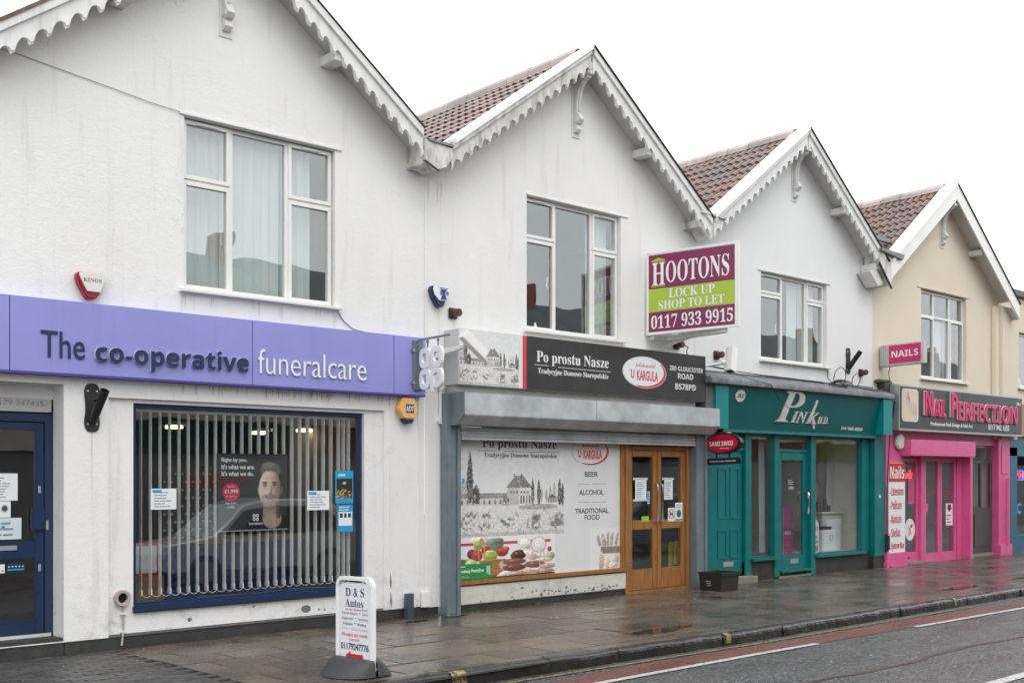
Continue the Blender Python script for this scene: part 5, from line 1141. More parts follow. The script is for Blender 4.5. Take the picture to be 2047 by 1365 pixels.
mb = MB(); mb.prism([(13.72, 5.60), (13.97, 5.33), (14.22, 5.55), (14.22, 5.66), (13.72, 5.68)], -.30, -.02); gb = mb.build('gutter_box', OLDTIMBER, h3, bevel=.005); MB().prism([(13.70, 5.68), (13.70, 5.72), (14.30, 5.70), (14.30, 5.66)], -.36, -.31).build('cross_board', OLDTIMBER, gb); B('lead_cap', LEAD, gb, (13.85, 14.15, -.2, .35, 5.72, 5.80), bevel=.01)
# teal shop front
sf = h3
tf = thing('fascia_sign', 'sloping teal fascia lettered Pink H.D. with the number 282', 'sign', (16.8, -.1, 2.5))
def tfp(x, z, t=0): k = (z-2.45)/(3.12-2.45); return (x, -.16-.14*k-t, z)
def fq(name, m, x0, x1, z0, z1, t0, t1, par=tf): 
    vs = [tfp(x, z, t) for t in (t0, t1) for x, z in ((x0, z0), (x1, z0), (x1, z1), (x0, z1))]; return MB().add(vs, [(0, 1, 2, 3), (7, 6, 5, 4), (0, 4, 5, 1), (1, 5, 6, 2), (2, 6, 7, 3), (3, 7, 4, 0)]).build(name, m, par)
fq('fascia_board', TEALSIGN, 14.42, 19.08, 2.45, 3.12, -.10, 0)
B('fascia_return', TEALLT, tf, (14.10, 14.419, -.30, -.02, 2.44, 3.12)); B('fascia_return', TEALLT, tf, (19.081, 19.40, -.34, -.02, 2.46, 3.12)); B('lower_rail', TEAL, tf, (14.42, 19.08, -.19, -.02, 2.40, 2.449), bevel=.004)
B('side_column', GREYCOL, h3, (13.90, 14.09, -.26, -.02, 2.74, 3.2))
B('wall_backing', GREYCOL, h3, (13.967, 19.29, .13, .2, 2.4, 3.15))
pp = lambda x, z, t: tfp(x, z, t+.001)
txt('P', 'bi', tf, GREYLET, (15.80, 16.56, 2.60, 3.10), 0, pp, d=.02, name='letter_shadow'); txt('P', 'bi', tf, CHROME, (15.81, 16.57, 2.61, 3.11), 0, lambda x, z, t: tfp(x, z, t+.022), d=.004)
txt('IN', 'bi', tf, CHROME, (16.27, 16.74, 2.60, 2.79), 0, pp, d=.02); txt('K', 'bi', tf, CHROME, (16.72, 17.08, 2.60, 2.79), 0, pp, d=.02)
MB().add([pp(x, z, t) for t in (.021, .023) for x, z in ((16.86, 2.60), (16.93, 2.995), (17.02, 2.995), (16.90, 2.60), (16.95, 2.60))][:0]+[pp(x, z, t) for t in (.0, .022) for x, z in ((16.80, 2.60), (16.85, 2.60), (16.98, 2.99), (16.93, 3.0))], [(0, 1, 2, 3), (7, 6, 5, 4), (0, 4, 5, 1), (1, 5, 6, 2), (2, 6, 7, 3), (3, 7, 4, 0)]).build('tall_stroke', CHROME, tf)
MB().add([pp(x, z, t) for t in (.0, .022) for x, z in ((16.90, 2.66), (16.96, 2.66), (17.02, 2.52), (16.98, 2.51))], [(0, 1, 2, 3), (7, 6, 5, 4), (0, 4, 5, 1), (1, 5, 6, 2), (2, 6, 7, 3), (3, 7, 4, 0)]).build('tall_stroke', CHROME, tf)
txt('H.D.', 'bi', tf, CHROME, (17.08, 17.42, 2.61, 2.73), 0, pp, d=.015); txt('Tel: 944 4080', 'si', tf, CHROME, (17.88, 18.60, 2.52, 2.585), 0, pp, d=.01)
MB().add([pp(a, b, t) for t in (0, .012) for a, b in circ(14.76, 2.97, .125, .095, 24)], [tuple(range(24)), tuple(range(47, 23, -1))]+[(i, (i+1) % 24, 24+(i+1) % 24, 24+i) for i in range(24)]).build('number_disc', CHROME, tf); txt('282', 'si', tf, INK, (14.68, 14.84, 2.94, 3.0), 0, lambda x, z, t: tfp(x, z, t+.0135), d=.002)
# lead roof of the fascia
MB().prism([(0, 3.33), (-.10, 3.32), (-.36, 3.215), (-.38, 3.19), (-.38, 3.12), (-.34, 3.125), (0, 3.13)], 13.88, 19.42, 'x').build('lead_flashing', LEAD, h3, bevel=.012)
B('upstand', LEAD, h3, (13.99, 19.27, -.02, -.001, 3.29, 3.37))
# joinery
B('pilaster', TEAL, h3, (14.09, 14.44, -.04, .06, .20, 2.40), bevel=.004); B('pilaster', TEAL, h3, (15.20, 15.37, -.06, .08, .05, 2.40), bevel=.006)
B('pilaster', TEAL, h3, (16.02, 16.17, -.06, .08, .02, 2.40), bevel=.006); B('pilaster', TEAL, h3, (17.12, 17.27, -.06, .08, .0, 2.40), bevel=.006); B('pilaster', TEAL, h3, (18.85, 19.10, -.04, .08, .32, 2.40), bevel=.006); B('pilaster', TEAL, h3, (19.12, 19.50, -.14, .05, .22, 2.46), bevel=.008)
B('pilaster_base', DARK, h3, (19.12, 19.48, -.12, .05, -.1, .22)); B('side_base', DARK, h3, (14.09, 14.44, -.02, .06, -.05, .2))
B('stallriser', DARK, h3, (15.20, 16.03, -.04, .08, -.06, .33), bevel=.006); B('stallriser', DARK, h3, (17.27, 19.12, -.04, .08, -.1, .30), bevel=.006)
B('head_rail', TEAL, h3, (15.37, 19.0, -.01, .08, 2.36, 2.40))
def teal_window(x0, x1, z0, z1):
    o = B('shop_window', TEAL, h3, (x0-.04, x1+.04, -.13, .08, z0-.055, z0-.005), (x0, x1, .0, .07, z0-.005, z0+.02), bevel=.006); B('pane', GLASSD, o, (x0, x1, .03, .036, z0+.02, z1)); return o
teal_window(15.37, 16.02, .375, 2.36); teal_window(17.27, 18.85, .345, 2.36)
d1 = B('panelled_door', TEAL, h3, (14.46, 15.19, .0, .06, .14, 2.12), bevel=.004); mb = MB()
for a, b in ((14.54, 14.78), (14.86, 15.10)):
    for c_, d_ in ((1.03, 1.84), (.40, .86)): mb.prism([(a, c_), (b, c_), (b-.03, c_+.03), (a+.03, c_+.03)], -.012, 0).prism([(a, d_), (b, d_), (b-.03, d_-.03), (a+.03, d_-.03)][::-1], -.012, 0).prism([(a, c_), (a+.03, c_+.03), (a+.03, d_-.03), (a, d_)], -.012, 0).prism([(b, c_), (b, d_), (b-.03, d_-.03), (b-.03, c_+.03)], -.012, 0)
mb.build('panel_moulding', TEAL, d1); B('letter_plate', ALU, d1, (14.68, 14.95, -.012, -.001, .265, .345), bevel=.004); B('transom', TEAL, h3, (14.44, 15.2, -.03, .06, 2.12, 2.17)); B('transom_pane', GLASSD, h3, (14.44, 15.2, .03, .036, 2.17, 2.36)); B('doorstep', STONE, h3, (14.42, 15.35, -.2, .05, -.02, .10), bevel=.01)
d3 = MB().box(16.175, 17.115, .0, .07, 2.12, 2.17).box(16.175, 16.215, .0, .07, .03, 2.12).box(17.075, 17.115, .0, .07, .03, 2.12).box(16.175, 17.115, .0, .07, 2.33, 2.36).build('glazed_door', TEAL, h3, bevel=.003)
MB().box(16.22, 16.33, .01, .06, .1, 2.11).box(16.98, 17.07, .01, .06, .1, 2.11).box(16.33, 16.98, .01, .06, 1.98, 2.11).box(16.33, 16.98, .01, .06, .1, .36).build('door_leaf', TEAL, d3, bevel=.004)
B('pane', GLASSD, d3, (16.33, 16.98, .03, .036, .36, 1.98)); B('pane', GLASSD, d3, (16.215, 17.075, .03, .036, 2.17, 2.33))
B('letter_plate', ALU, d3, (16.58, 16.82, -.004, .009, .215, .30), bevel=.004); B('weatherboard', TEAL, d3, (16.2, 17.09, -.10, .01, .08, .125), bevel=.01); B('threshold', STONE, d3, (16.17, 17.12, -.06, .1, -.06, .03))
MB().tube([(17.03, .0, 1.42), (17.03, -.07, 1.42), (17.03, -.075, 1.38), (17.03, -.075, 1.10), (17.03, -.07, 1.06), (17.03, .0, 1.06)], .018, 10).build('handle', mat('chrome_handle', (.8, .8, .8), .12, 1), d3, smooth=True)
room(h3, 14.4, 19.1, .12, 4.0, 0, 2.75, mat('salon_wall', (.78, .74, .66), .8), mat('salon_floor', (.10, .08, .07), .3))
t = thing('curtain', 'pale full height curtain strip in the narrow salon window', 'curtain', (15.85, .3, .4)); mb = MB(); vs = []
for i in range(16): vs += [(16.10+.012*i, .30+.012*math.sin(i*1.4), .42), (16.08+.012*i, .30+.012*math.sin(i*1.4+.3), 2.34)]
mb.add(vs, [(2*i, 2*i+2, 2*i+3, 2*i+1) for i in range(15)]); mb.build('cloth', CURT, t, smooth=True, fix=False)
t = thing('curtain', 'cream drape hanging behind the right of the wide salon window', 'curtain', (18.6, .7, .4)); mb = MB(); vs = []
for i in range(22): vs += [(18.75+.025*i, .7+.03*math.sin(i*1.1), .1), (18.9+.02*i, .7+.02*math.sin(i*1.1+.5), 2.4)]
mb.add(vs, [(2*i, 2*i+2, 2*i+3, 2*i+1) for i in range(21)]); mb.build('cloth', ROOML, t, smooth=True, fix=False)
t = thing('dresser', 'white panelled dresser with bottles inside the wide salon window', 'dresser', (18.6, .5, 0))
B('carcass', ROOML, t, (18.30, 19.0, .45, .85, 0, 1.02), bevel=.008); B('worktop', ROOML, t, (18.24, 19.03, .42, .9, 1.02, 1.06), bevel=.006); B('door_panel', PAPER, t, (18.42, 18.9, .435, .449, .15, .92), bevel=.004)
mb = MB()
for a, h_ in ((18.32, .2), (18.42, .14), (18.55, .24), (18.68, .12)): mb.tube([(a, .55, 1.06), (a, .55, 1.06+h_*.7), (a, .55, 1.06+h_)], .035, 10)
t2 = mb.build('bottle_cluster', mat('dark_bottle', (.05, .04, .035), .3), None, loc=(18.5, .55, 1.06)); tag(t2, 'dark bottles standing on the white salon dresser', 'bottles')
t = thing('pedal_bin', 'square white bin with a black lid behind the wide salon window', 'bin', (18.1, .35, .36)); B('window_shelf', ROOML, h3, (17.3, 18.85, .1, .8, .30, .345)); B('bin_body', PAPER, t, (17.98, 18.42, .24, .6, .35, .74), bevel=.02); B('bin_lid', BLACKPL, t, (18.04, 18.36, .28, .56, .742, .80), bevel=.015); MB().ring(circ(18.26, .60, .05, n=20), circ(18.26, .60, .044, n=20), .233, .239).build('round_mark', INKG, t)
t = thing('nail_poster', 'round topped white nail poster facing out of the salon corner', 'poster', (17.5, .2, .4)); MB().prism([(17.33, .36), (17.72, .36), (17.72, .78)]+[(17.525+.195*math.cos(a), .80+.17*math.sin(a)) for a in np.linspace(0, PI, 14)]+[(17.33, .78)], .16, .17).build('board', PAPER, t)
txt('NAILS', 'h', t, RED2, (17.36, 17.69, .74, .83), .1595, d=.001, flip=True); txt('NAIL', 'h', t, BLUEPL, (17.45, 17.66, .60, .66), .1595, d=.001, flip=True); txt('PERFECT', 'h', t, INK, (17.38, 17.70, .52, .57), .1595, d=.001, flip=True); B('lower_panel', INKG, t, (17.36, 17.69, .157, .1595, .38, .48))
t = thing('roller_banner', 'magenta pull up banner inside the teal glazed door', 'banner', (16.9, .35, 0)); B('banner_sheet', mat('magenta_banner', (.35, .04, .18), .5), t, (16.82, 17.1, .3, .32, .3, 1.16)); B('banner_pole', ALU, t, (16.80, 16.825, .3, .33, .02, 1.2))
txt('NAILS', 'h', t, WLET, (16.86, 17.05, .70, .76), .298, d=.001)
t = B('open_sign', INK, None, (16.62, 16.86, .10, .11, 1.45, 1.68), loc=(16.74, .1, 1.45)); tag(t, 'small tilted black open sign hanging in the teal door', 'sign'); txt('OPEN', 'h', t, WLET, (16.66, 16.82, 1.48, 1.54), .0985, d=.001); lines(t, 16.65, 16.84, 1.56, 1.66, 3, .0985, WLET)
for a, lab in ((15.50, 'left small glowing spotlight at the head of the narrow salon window'), (16.0, 'right small glowing spotlight at the head of the narrow salon window')):
    t = MB().tube([(a, .5, 2.30), (a, .48, 2.26), (a, .46, 2.245)], .03, 12).build('spotlight', LAMP, None, smooth=True, loc=(a, .5, 2.28)); tag(t, lab, 'light', 'salon spotlights')
t = MB().prism(circ(19.30, 1.33, .035, n=14), -.146, -.1405).build('round_sticker', CHROME, None, loc=(19.3, -.14, 1.33)); tag(t, 'small round pale sticker on the teal end pilaster', 'sticker')
# cables on the lead
t = thing('cable_coil', 'loose loops of black cable lying on the lead roof of the teal shop', 'cable', (17.9, -.15, 3.3)); mb = MB()
for cx, cz, r, rr in ((17.95, 3.46, .19, .008), (18.5, 3.44, .13, .008)): mb.tube([(cx+r*math.cos(a), -.12-.03*math.sin(a), cz+r*.95*math.sin(a)) for a in np.linspace(0, 2*PI, 22)], rr, 5)
for k in range(4): mb.tube([(17.8+.28*math.cos(a)+.02*k, -.17-.02*k, 3.31+.05*math.sin(a)+.014*k) for a in np.linspace(0, 2*PI, 20)], .009, 5)
mb.tube([(17.9, -.15, 3.33), (18.4, -.2, 3.30), (18.9, -.25, 3.27), (19.2, -.2, 3.30), (19.5, -.15, 3.33)], .010, 5); mb.tube([(17.7, -.02, 3.58), (17.7, -.03, 3.45), (17.78, -.1, 3.33)], .006, 5); mb.build('wire', BLACK, t)
t = thing('trailing_cable', 'black cable drooping across the teal fascia and its lettering', 'cable', (15.3, -.3, 3.2)); MB().tube([(13.95, -.2, 3.40), (14.3, -.28, 3.36), (14.9, -.36, 3.24), (15.4, -.40, 3.18), (15.7, -.36, 2.95), (16.2, -.33, 2.74), (16.8, -.28, 2.58), (17.4, -.24, 2.53), (18.0, -.24, 2.52)], .005, 5).build('wire', BLACK, t)
t = thing('trailing_cable', 'black cable looping from the black sign over the lead flashing', 'cable', (14.5, -.2, 3.35)); MB().tube([(13.88, -.1, 3.39), (14.2, -.1, 3.43), (14.8, -.12, 3.38), (15.6, -.05, 3.375), (16.6, -.03, 3.37), (17.6, -.03, 3.36)], .009, 5).build('wire', BLACK, t)
t = B('meter_cap', mat('dark_brown_box', (.04, .03, .03), .5), None, (19.49, 19.60, -.20, -.05, .30, .62), bevel=.03, loc=(19.55, -.1, .3)); tag(t, 'dark brown cable box between the teal and pink pilasters', 'box')
MB().tube([(19.55, -.12, .3), (19.58, -.15, .1), (19.66, -.2, -.06)], .012, 5).tube([(19.52, -.1, .3), (19.5, -.12, .12), (19.6, -.1, -.05)], .012, 5).tube([(19.55, -.15, .6), (19.53, -.16, 1.4), (19.55, -.2, 2.4), (19.56, -.3, 3.1)], .012, 5).build('wire', BLACK, t)

runs(h3, 15.68, 17.78, 3.58, 18, .18)
# ---------- house four
h4 = thing('terraced_house', 'cream rendered gabled house above the pink nail shop', 'house', (21.98, 0, 0), 'gabled terraced houses')
win4 = (21.15, 23.10, 3.64, 5.43)
wallmesh(CREAM, h4, 19.292, 24.65, 2.5, [win4], ax=AX[3], dep=.2)
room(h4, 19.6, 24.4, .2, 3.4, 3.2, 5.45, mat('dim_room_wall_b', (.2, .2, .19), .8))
window(h4, 21.16, 23.09, 3.665, 5.42, 21.80, 22.48, 4.92, kind='rows', curtain=[(22.15, 22.44, 3.7, 4.88, .016), (22.52, 22.62, 3.7, 4.88, .012)])
B('drip_mould', CREAM, h4, (21.0, 23.2, -.015, 0, 5.435, 5.46), bevel=.005)
roof(h4, AX[3], lx=(.02, 2.58), rx=(.02, 2.95), ymax=5.6)
T4 = lambda a, d_, s: (21.98+s*a, RT-PT*a-d_)
for s, b in ((-1, 2.62), (1, 2.92)):
    MB().prism([T4(b, .33, s), T4(.0, .33, s), T4(.0, .0, s), T4(b, .0, s)], -.345, -.315).build('barge_board', UPVC, h4, bevel=.004)
bracket(h4, 22.0, 7.13); purlin(h4, 21.98+1.3, 6.37)
B('pilaster', CREAM, h4, (24.25, 24.47, -.10, 0, 2.5, 5.38), (24.47, 25.25, -.16, 0, 2.5, 5.40), bevel=.02)
MB().add([(24.60, -.30, 5.35), (24.95, -.30, 5.12), (24.95, 0, 5.12), (24.60, 0, 5.35)], [(0, 1, 2, 3)]).build('soffit_end', SOFFIT, h4)
gb = MB().prism([(18.94, 5.57), (19.36, 5.22), (19.40, 5.32), (19.62, 5.74), (19.62, 5.80), (18.94, 5.84)], -.34, -.02).build('gutter_box', OLDTIMBER, h4, bevel=.004)
MB().prism([(18.90, 5.86), (18.93, 5.80), (19.70, 5.73), (19.78, 5.84)], -.40, .2).build('lead_hopper', LEAD, gb, bevel=.01); MB().prism([(18.90, 5.58), (19.35, 5.16), (19.37, 5.18), (18.92, 5.61)], -.36, -.335).build('black_edge', BLACKU, gb); MB().prism([(18.70, 5.42), (19.0, 5.18), (19.18, 5.24), (18.95, 5.50)], -.28, -.02).build('timber_end', TIMBER, gb, bevel=.004)
t = thing('chimney', 'small brick chimney stub with a dark cap in the valley between the roofs', 'chimney', (19.7, .2, 5.6)); B('brick_stack', BRICK, t, (19.48, 19.90, .05, .4, 5.5, 6.12)); B('cap', LEAD, t, (19.40, 20.0, .0, .45, 6.15, 6.23), (19.45, 19.94, .03, .42, 6.10, 6.15), bevel=.01)
# brick nib beside the nail sign
t = B('brick_nib', DARK, h4, (19.46, 19.72, -.16, .0, 3.12, 3.46)); B('ragged_top', mat('rough_mortar', (.12, .11, .10), .9, var=.5, bump=1, bs=20), h4, (19.32, 19.78, -.12, -.001, 3.46, 3.52), bevel=.02)
# blade light box
nb = thing('blade_sign', 'pink and white projecting light box lettered NAILS', 'sign', (19.55, -.02, 3.9))
B('light_box', GREYBOX, nb, (19.50, 19.66, -.89, -.03, 3.755, 4.155), bevel=.008); B('pink_face', mat('pink_sign_face', srgb(200, 40, 105), .35), nb, (19.490, 19.499, -.845, -.22, 3.80, 4.13))
txt('NAILS', 's', nb, WLET, (-.275, -.80, 3.905, 4.025), 19.4895, 'x', d=.002)
mb = MB()
for k in range(4): mb.box(19.492, 19.50, -.065-.04*k, -.045-.04*k, 3.77, 4.14)
mb.build('rib', ALU, nb); MB().tube([(19.58, -.2, 3.76), (19.60, -.15, 3.62), (19.8, -.08, 3.50), (20.1, -.03, 3.45)], .007, 5).build('wire', BLACK, nb)
# nail shop fascia
s4 = thing('fascia_sign', 'charcoal fascia sign lettered Nail Perfection in raised magenta', 'sign', (22.3, -.1, 3.0))
B('sign_box', ALU, s4, (19.64, 25.03, -.345, -.01, 2.56, 3.42), bevel=.005); B('charcoal_panel', SIGNCHAR, s4, (19.675, 22.18, -.352, -.346, 2.60, 3.385), (22.19, 25.0, -.352, -.346, 2.60, 3.385))
pr = MB().prism(circ(20.04, 3.04, .315, .31, 36, sq=9), -.356, -.353).build('photo_panel', VINYL, s4); paint('hand_picture', s4, nailphoto, 19.75, 20.33, 2.755, 3.325, -.3575, 60, 60)
def nl(s, x0, x1, z0, z1): txt(s, 's', s4, CHROME, (x0, x1, z0, z1), -.353, d=.02, name='letter_edge', split=True); txt(s, 's', s4, MAGENTA, (x0+.02, x1, z0-.012, z1-.012), -.3732, d=.02, split=True)
nl('N', 20.55, 20.90, 2.87, 3.34); nl('AIL', 20.92, 21.42, 2.87, 3.20); nl('P', 21.62, 21.92, 2.87, 3.36); nl('ERFECTION', 21.93, 24.70, 2.82, 3.20)
txt('Professional Nail Design & Nail Art', 'h', s4, WLET, (20.85, 22.63, 2.665, 2.755), -.353, d=.002); txt('0117 942 1555', 'h', s4, WLET, (23.35, 24.35, 2.665, 2.79), -.353, d=.002); txt('284', 's', s4, WLET, (24.72, 24.93, 3.23, 3.30), -.353, d=.002)
# pink joinery
B('pier', PINK, h4, (19.55, 20.235, -.12, .05, .25, 2.56), bevel=.006); B('pier_base', PINK, h4, (19.50, 20.30, -.18, .05, -.12, .26), bevel=.012)
B('pier', PINK, h4, (24.37, 24.93, -.12, .05, .2, 2.56), bevel=.006); B('pier_base', PINK, h4, (24.34, 24.95, -.17, .05, -.14, .22), bevel=.012); B('inset_panel', PINK, h4, (24.50, 24.80, -.135, -.121, 1.75, 2.35), bevel=.006)
MB().tube([(24.72, -.17, .18), (24.72, -.17, 1.65)], .03, 8).build('pink_downpipe', PINK, h4); B('frieze', PINK, h4, (20.235, 24.37, -.05, .08, 2.36, 2.56)); 
B('canopy_box', PINK, h4, (20.10, 22.80, -.34, -.05, 2.09, 2.40), bevel=.01)
B('post', PINK, h4, (22.86, 22.97, -.20, .08, -.10, 2.36), bevel=.006); B('threshold', STONE, h4, (20.3, 21.2, -.1, .1, -.12, .04), (21.2, 22.86, -.06, .1, -.14, .0), (22.97, 24.37, -.03, .1, -.14, .06), bevel=.01)
def pinkdoor(nm, a, b, z0, z1, s=.085, zb=.14):
    o = MB().box(a, a+s, .0, .06, z0, z1).box(b-s, b, .0, .06, z0, z1).box(a+s, b-s, .0, .06, z1-s, z1).box(a+s, b-s, .0, .06, z0, z0+zb).build(nm, PINK, h4, bevel=.004); B('pane', GLASSD, o, (a+s, b-s, .03, .036, z0+zb, z1-s)); return o
d = pinkdoor('side_door', 20.24, 21.04, .03, 2.06, zb=.2); B('letter_plate', BLACK, d, (20.43, 20.66, -.012, -.001, .10, .16)); B('letter_flap', PINK, d, (20.42, 20.67, -.02, -.013, .14, .17))
B('mullion', PINK, h4, (21.04, 21.24, -.06, .07, -.02, 2.09), bevel=.006); B('mullion', PINK, h4, (22.65, 22.855, -.02, .07, -.02, 2.09), bevel=.004)
d = pinkdoor('double_door', 21.25, 21.935, .0, 2.08, zb=.17); B('lock_box', PINK, d, (21.27, 21.36, -.04, -.001, .98, 1.16), bevel=.006); pinkdoor('double_door', 21.945, 22.64, .0, 2.08, zb=.17)
B('door_head', PINK, h4, (20.24, 22.86, -.02, .07, 2.08, 2.36))
B('grey_side_panel', GREYDOOR, h4, (22.97, 23.35, .0, .06, .06, 2.36)); gd = B('grey_door', GREYDOOR, h4, (23.36, 24.36, .02, .07, .06, 1.04), (23.36, 24.36, .02, .07, 1.98, 2.04), (23.36, 23.46, .02, .07, 1.04, 1.98), (24.26, 24.36, .02, .07, 1.04, 1.98), (23.79, 23.86, .02, .07, 1.04, 1.98), bevel=.004); B('pane', GLASSD, gd, (23.46, 23.79, .04, .046, 1.04, 1.98), (23.86, 24.26, .04, .046, 1.04, 1.98), (23.36, 24.36, .04, .046, 2.05, 2.36)); B('lower_panel', GREYDOOR, gd, (23.5, 24.2, .008, .019, .2, .9), bevel=.004)
room(h4, 20.2, 24.3, .12, 1.3, 0, 2.6, ROOML, mat('nail_floor', (.2, .18, .16), .3))
t = thing('intercom', 'narrow white intercom with a steel plate on the grey door surround', 'intercom', (23.1, 0, 1.3)); B('call_panel', PAPER, t, (23.08, 23.17, -.02, -.001, 1.30, 1.56), bevel=.004); B('steel_plate', ALU, t, (23.15, 23.27, -.015, -.001, .90, 1.18), bevel=.004)
np_ = thing('price_board', 'tall white board with a red head listing Nails treatments on the pink pier', 'sign', (19.94, -.13, .2)); B('board', PAPER, np_, (19.63, 20.245, -.145, -.121, .165, 1.96), bevel=.004); B('red_head', RED2, np_, (19.635, 20.24, -.149, -.1455, 1.60, 1.955))
txt('Nails', 's', np_, WLET, (19.67, 20.20, 1.66, 1.90), -.1495, d=.002)
for k, s in enumerate(('Extensions', 'Pedicure', 'Manicure', 'Shellac', 'Eyebrow Wax')):
    z = 1.36-.262*k; w_ = (.46, .38, .38, .34, .48)[k]; txt(s, 's', np_, mat('sign_red_text', srgb(200, 45, 75), .5) if k == 0 else bpy.data.materials['sign_red_text'], (19.72, 19.72+w_, z-.02, z+.145), -.1457, d=.002); B('bullet', INK, np_, (19.655, 19.685, -.1475, -.1457, z+.02, z+.045))
t = MB().tube([(20.0, -.13, 2.36), (20.0, -.20, 2.36)], .15, 20).build('round_lamp', CREAMPL, None, bevel=.02, loc=(20, -.16, 2.36)); tag(t, 'flat round cream lamp on the pink pier under the sign', 'lamp')
t = thing('neon_sign', 'glowing red Nails neon sign inside the pink side window', 'neon sign', (20.5, .15, 1.7)); txt('Nails', 'bi', t, NEON, (20.60, 21.02, 1.66, 1.84), .12, d=.01); mb = MB()
for k in range(26):
    a = 2*PI*k/26; mb.tube([(20.86+.23*math.cos(a), .12, 1.75+.15*math.sin(a)), (20.86+.23*math.cos(a), .108, 1.75+.15*math.sin(a))], .006, 5)
mb.build('white_dot', PAPER, t)
t = B('price_list', mat('pink_price_list', (.55, .12, .28), .5), None, (20.68, 20.92, .022, .028, 1.16, 1.66), loc=(20.62, .02, 1.16)); tag(t, 'pink price list stuck inside the pink side window', 'notice'); lines(t, 20.70, 20.90, 1.2, 1.62, 12, .0218, RED2)
t = thing('round_transfer', 'round white window transfer with a picture of hands', 'window print', (20.68, .02, .66)); MB().prism(circ(20.75, .665, .20, .215, 32), .024, .028).build('disc', PAPER, t); paint('hands_picture', t, lambda U, V: over(handsround(U, V), sm(np.sqrt((U-.5)**2+(V-.5)**2), .46, .5), (225, 225, 222)), 20.60, 20.90, .51, .82, .0235, 40, 40)
t = thing('closing_notice', 'white offer sheet with a red arrow on the right pink door glass', 'notice', (22.28, .02, .9)); B('sheet', PAPER, t, (22.24, 22.53, .022, .028, .70, 1.15)); MB().prism([(22.31, 1.13), (22.46, 1.13), (22.46, 1.06), (22.50, 1.06), (22.385, .98), (22.27, 1.06), (22.31, 1.06)], .0185, .0215).build('red_arrow', KRED, t); lines(t, 22.27, 22.50, .73, .94, 3, .0215, RED2)
lt = thing('window_lettering', 'faint red lettering across the pink double doors', 'lettering', (21.9, .02, 1.4)); lines(lt, 21.45, 21.83, 1.30, 1.48, 4, .025, RED, th=.2); lines(lt, 22.16, 22.52, 1.22, 1.42, 4, .025, RED, th=.2)
t = thing('salon_chair', 'white curved salon chair inside the pink side door', 'chair', (20.75, 1.0, 0)); MB().prism(circ(20.95, 1.0, .28, .13, 20, sq=3), .8, 1.2).build('backrest', PAPER, t, bevel=.03); B('seat', mat('dark_seat', (.05, .05, .06), .4), t, (20.7, 21.2, .7, 1.25, .45, .56), bevel=.03); MB().tube([(20.95, 1, 0), (20.95, 1, .45)], .05, 10).build('pedestal', ALU, t)

# ---------- house five, cut by the frame
h5 = thing('parapet_house', 'cream flat topped house with a blue shopfront at the right edge', 'house', (27, 0, 0))
wallmesh(CREAM, h5, 24.653, 31.0, 2.5, [(25.68, 27.6, 3.7, 4.95)], ze=5.85, dep=.2); B('coping', GREYCOL, h5, (24.66, 31.0, -.10, .2, 5.72, 5.86), bevel=.01); B('side_wall', CREAM, h5, (24.66, 31, .05, 9, 5.4, 5.80))
room(h5, 24.9, 30, .2, 3, 3.2, 5.3); wn = B('window', UPVC, h5, (25.68, 27.6, .08, .13, 3.72, 3.78), (25.68, 27.6, .08, .13, 4.88, 4.94), (25.68, 25.75, .08, .13, 3.78, 4.88), (27.5, 27.6, .08, .13, 3.78, 4.88), (26.4, 26.46, .08, .13, 3.78, 4.88), (25.6, 27.7, -.06, .1, 3.66, 3.715), bevel=.004); B('pane', GLASS, wn, (25.75, 27.5, .10, .106, 3.78, 4.88))
MB().tube([(25.1, -.02, 3.6), (25.1, -.02, 3.3)], .015, 6).build('overflow_pipe', CREAM, h5)
for a in (25.2, 26.2): pass
B('pilaster', BLUESH, h5, (24.935, 25.36, -.10, .05, -.14, 2.35), bevel=.008); B('fascia', BLUESH, h5, (24.94, 31, -.10, .1, 2.15, 2.56), bevel=.006); B('stallriser', BLUESH, h5, (25.36, 31, -.03, .1, -.14, .33), bevel=.006); sw5 = B('shop_window', BLUESH, h5, (25.36, 25.42, -.02, .06, .33, 2.15), (25.36, 31, -.05, .06, .33, .39), bevel=.004); B('pane', GLASSD, sw5, (25.42, 31, .02, .026, .39, 2.15)); room(h5, 25.2, 31, .1, 3.5, 0, 2.4, ROOMD)
B('orange_fascia', mat('terracotta_fascia', (.5, .2, .12), .5), h5, (25.04, 31, -.18, -.101, 2.585, 3.3), bevel=.004)
t = thing('alarm_box', 'white oval bell box with a black edge on the cream wall end', 'alarm', (25.4, 0, 3.78), 'alarm bell boxes'); MB().prism(circ(25.40, 3.78, .17, .15, 24, sq=3), -.07, -.002).build('housing', BLACK, t, bevel=.01); MB().prism(circ(25.42, 3.785, .14, .13, 24, sq=3), -.09, -.071).build('cover', CREAMPL, t, bevel=.008)
t = thing('neon_sign', 'small glowing red and blue open sign in the blue shop window', 'neon sign', (25.75, .1, 1.7)); txt('OPEN', 's', t, NEON, (25.62, 26.1, 1.66, 1.80), .10, d=.01); MB().ring([(25.58, 1.62), (26.14, 1.62), (26.14, 1.84), (25.58, 1.84)], [(25.60, 1.635), (26.12, 1.635), (26.12, 1.825), (25.60, 1.825)], .09, .10).build('blue_border', BLUENEON, t)
t = MB().ring(circ(25.72, .98, .14, .13, 20, .6, 5.6, closed=False), circ(25.72, .98, .08, .07, 20, .6, 5.6, closed=False), .005, .012, closed=False).build('window_logo', LBLUE, None, loc=(25.72, .01, .98)); tag(t, 'light blue curled logo on the blue shop window', 'logo')

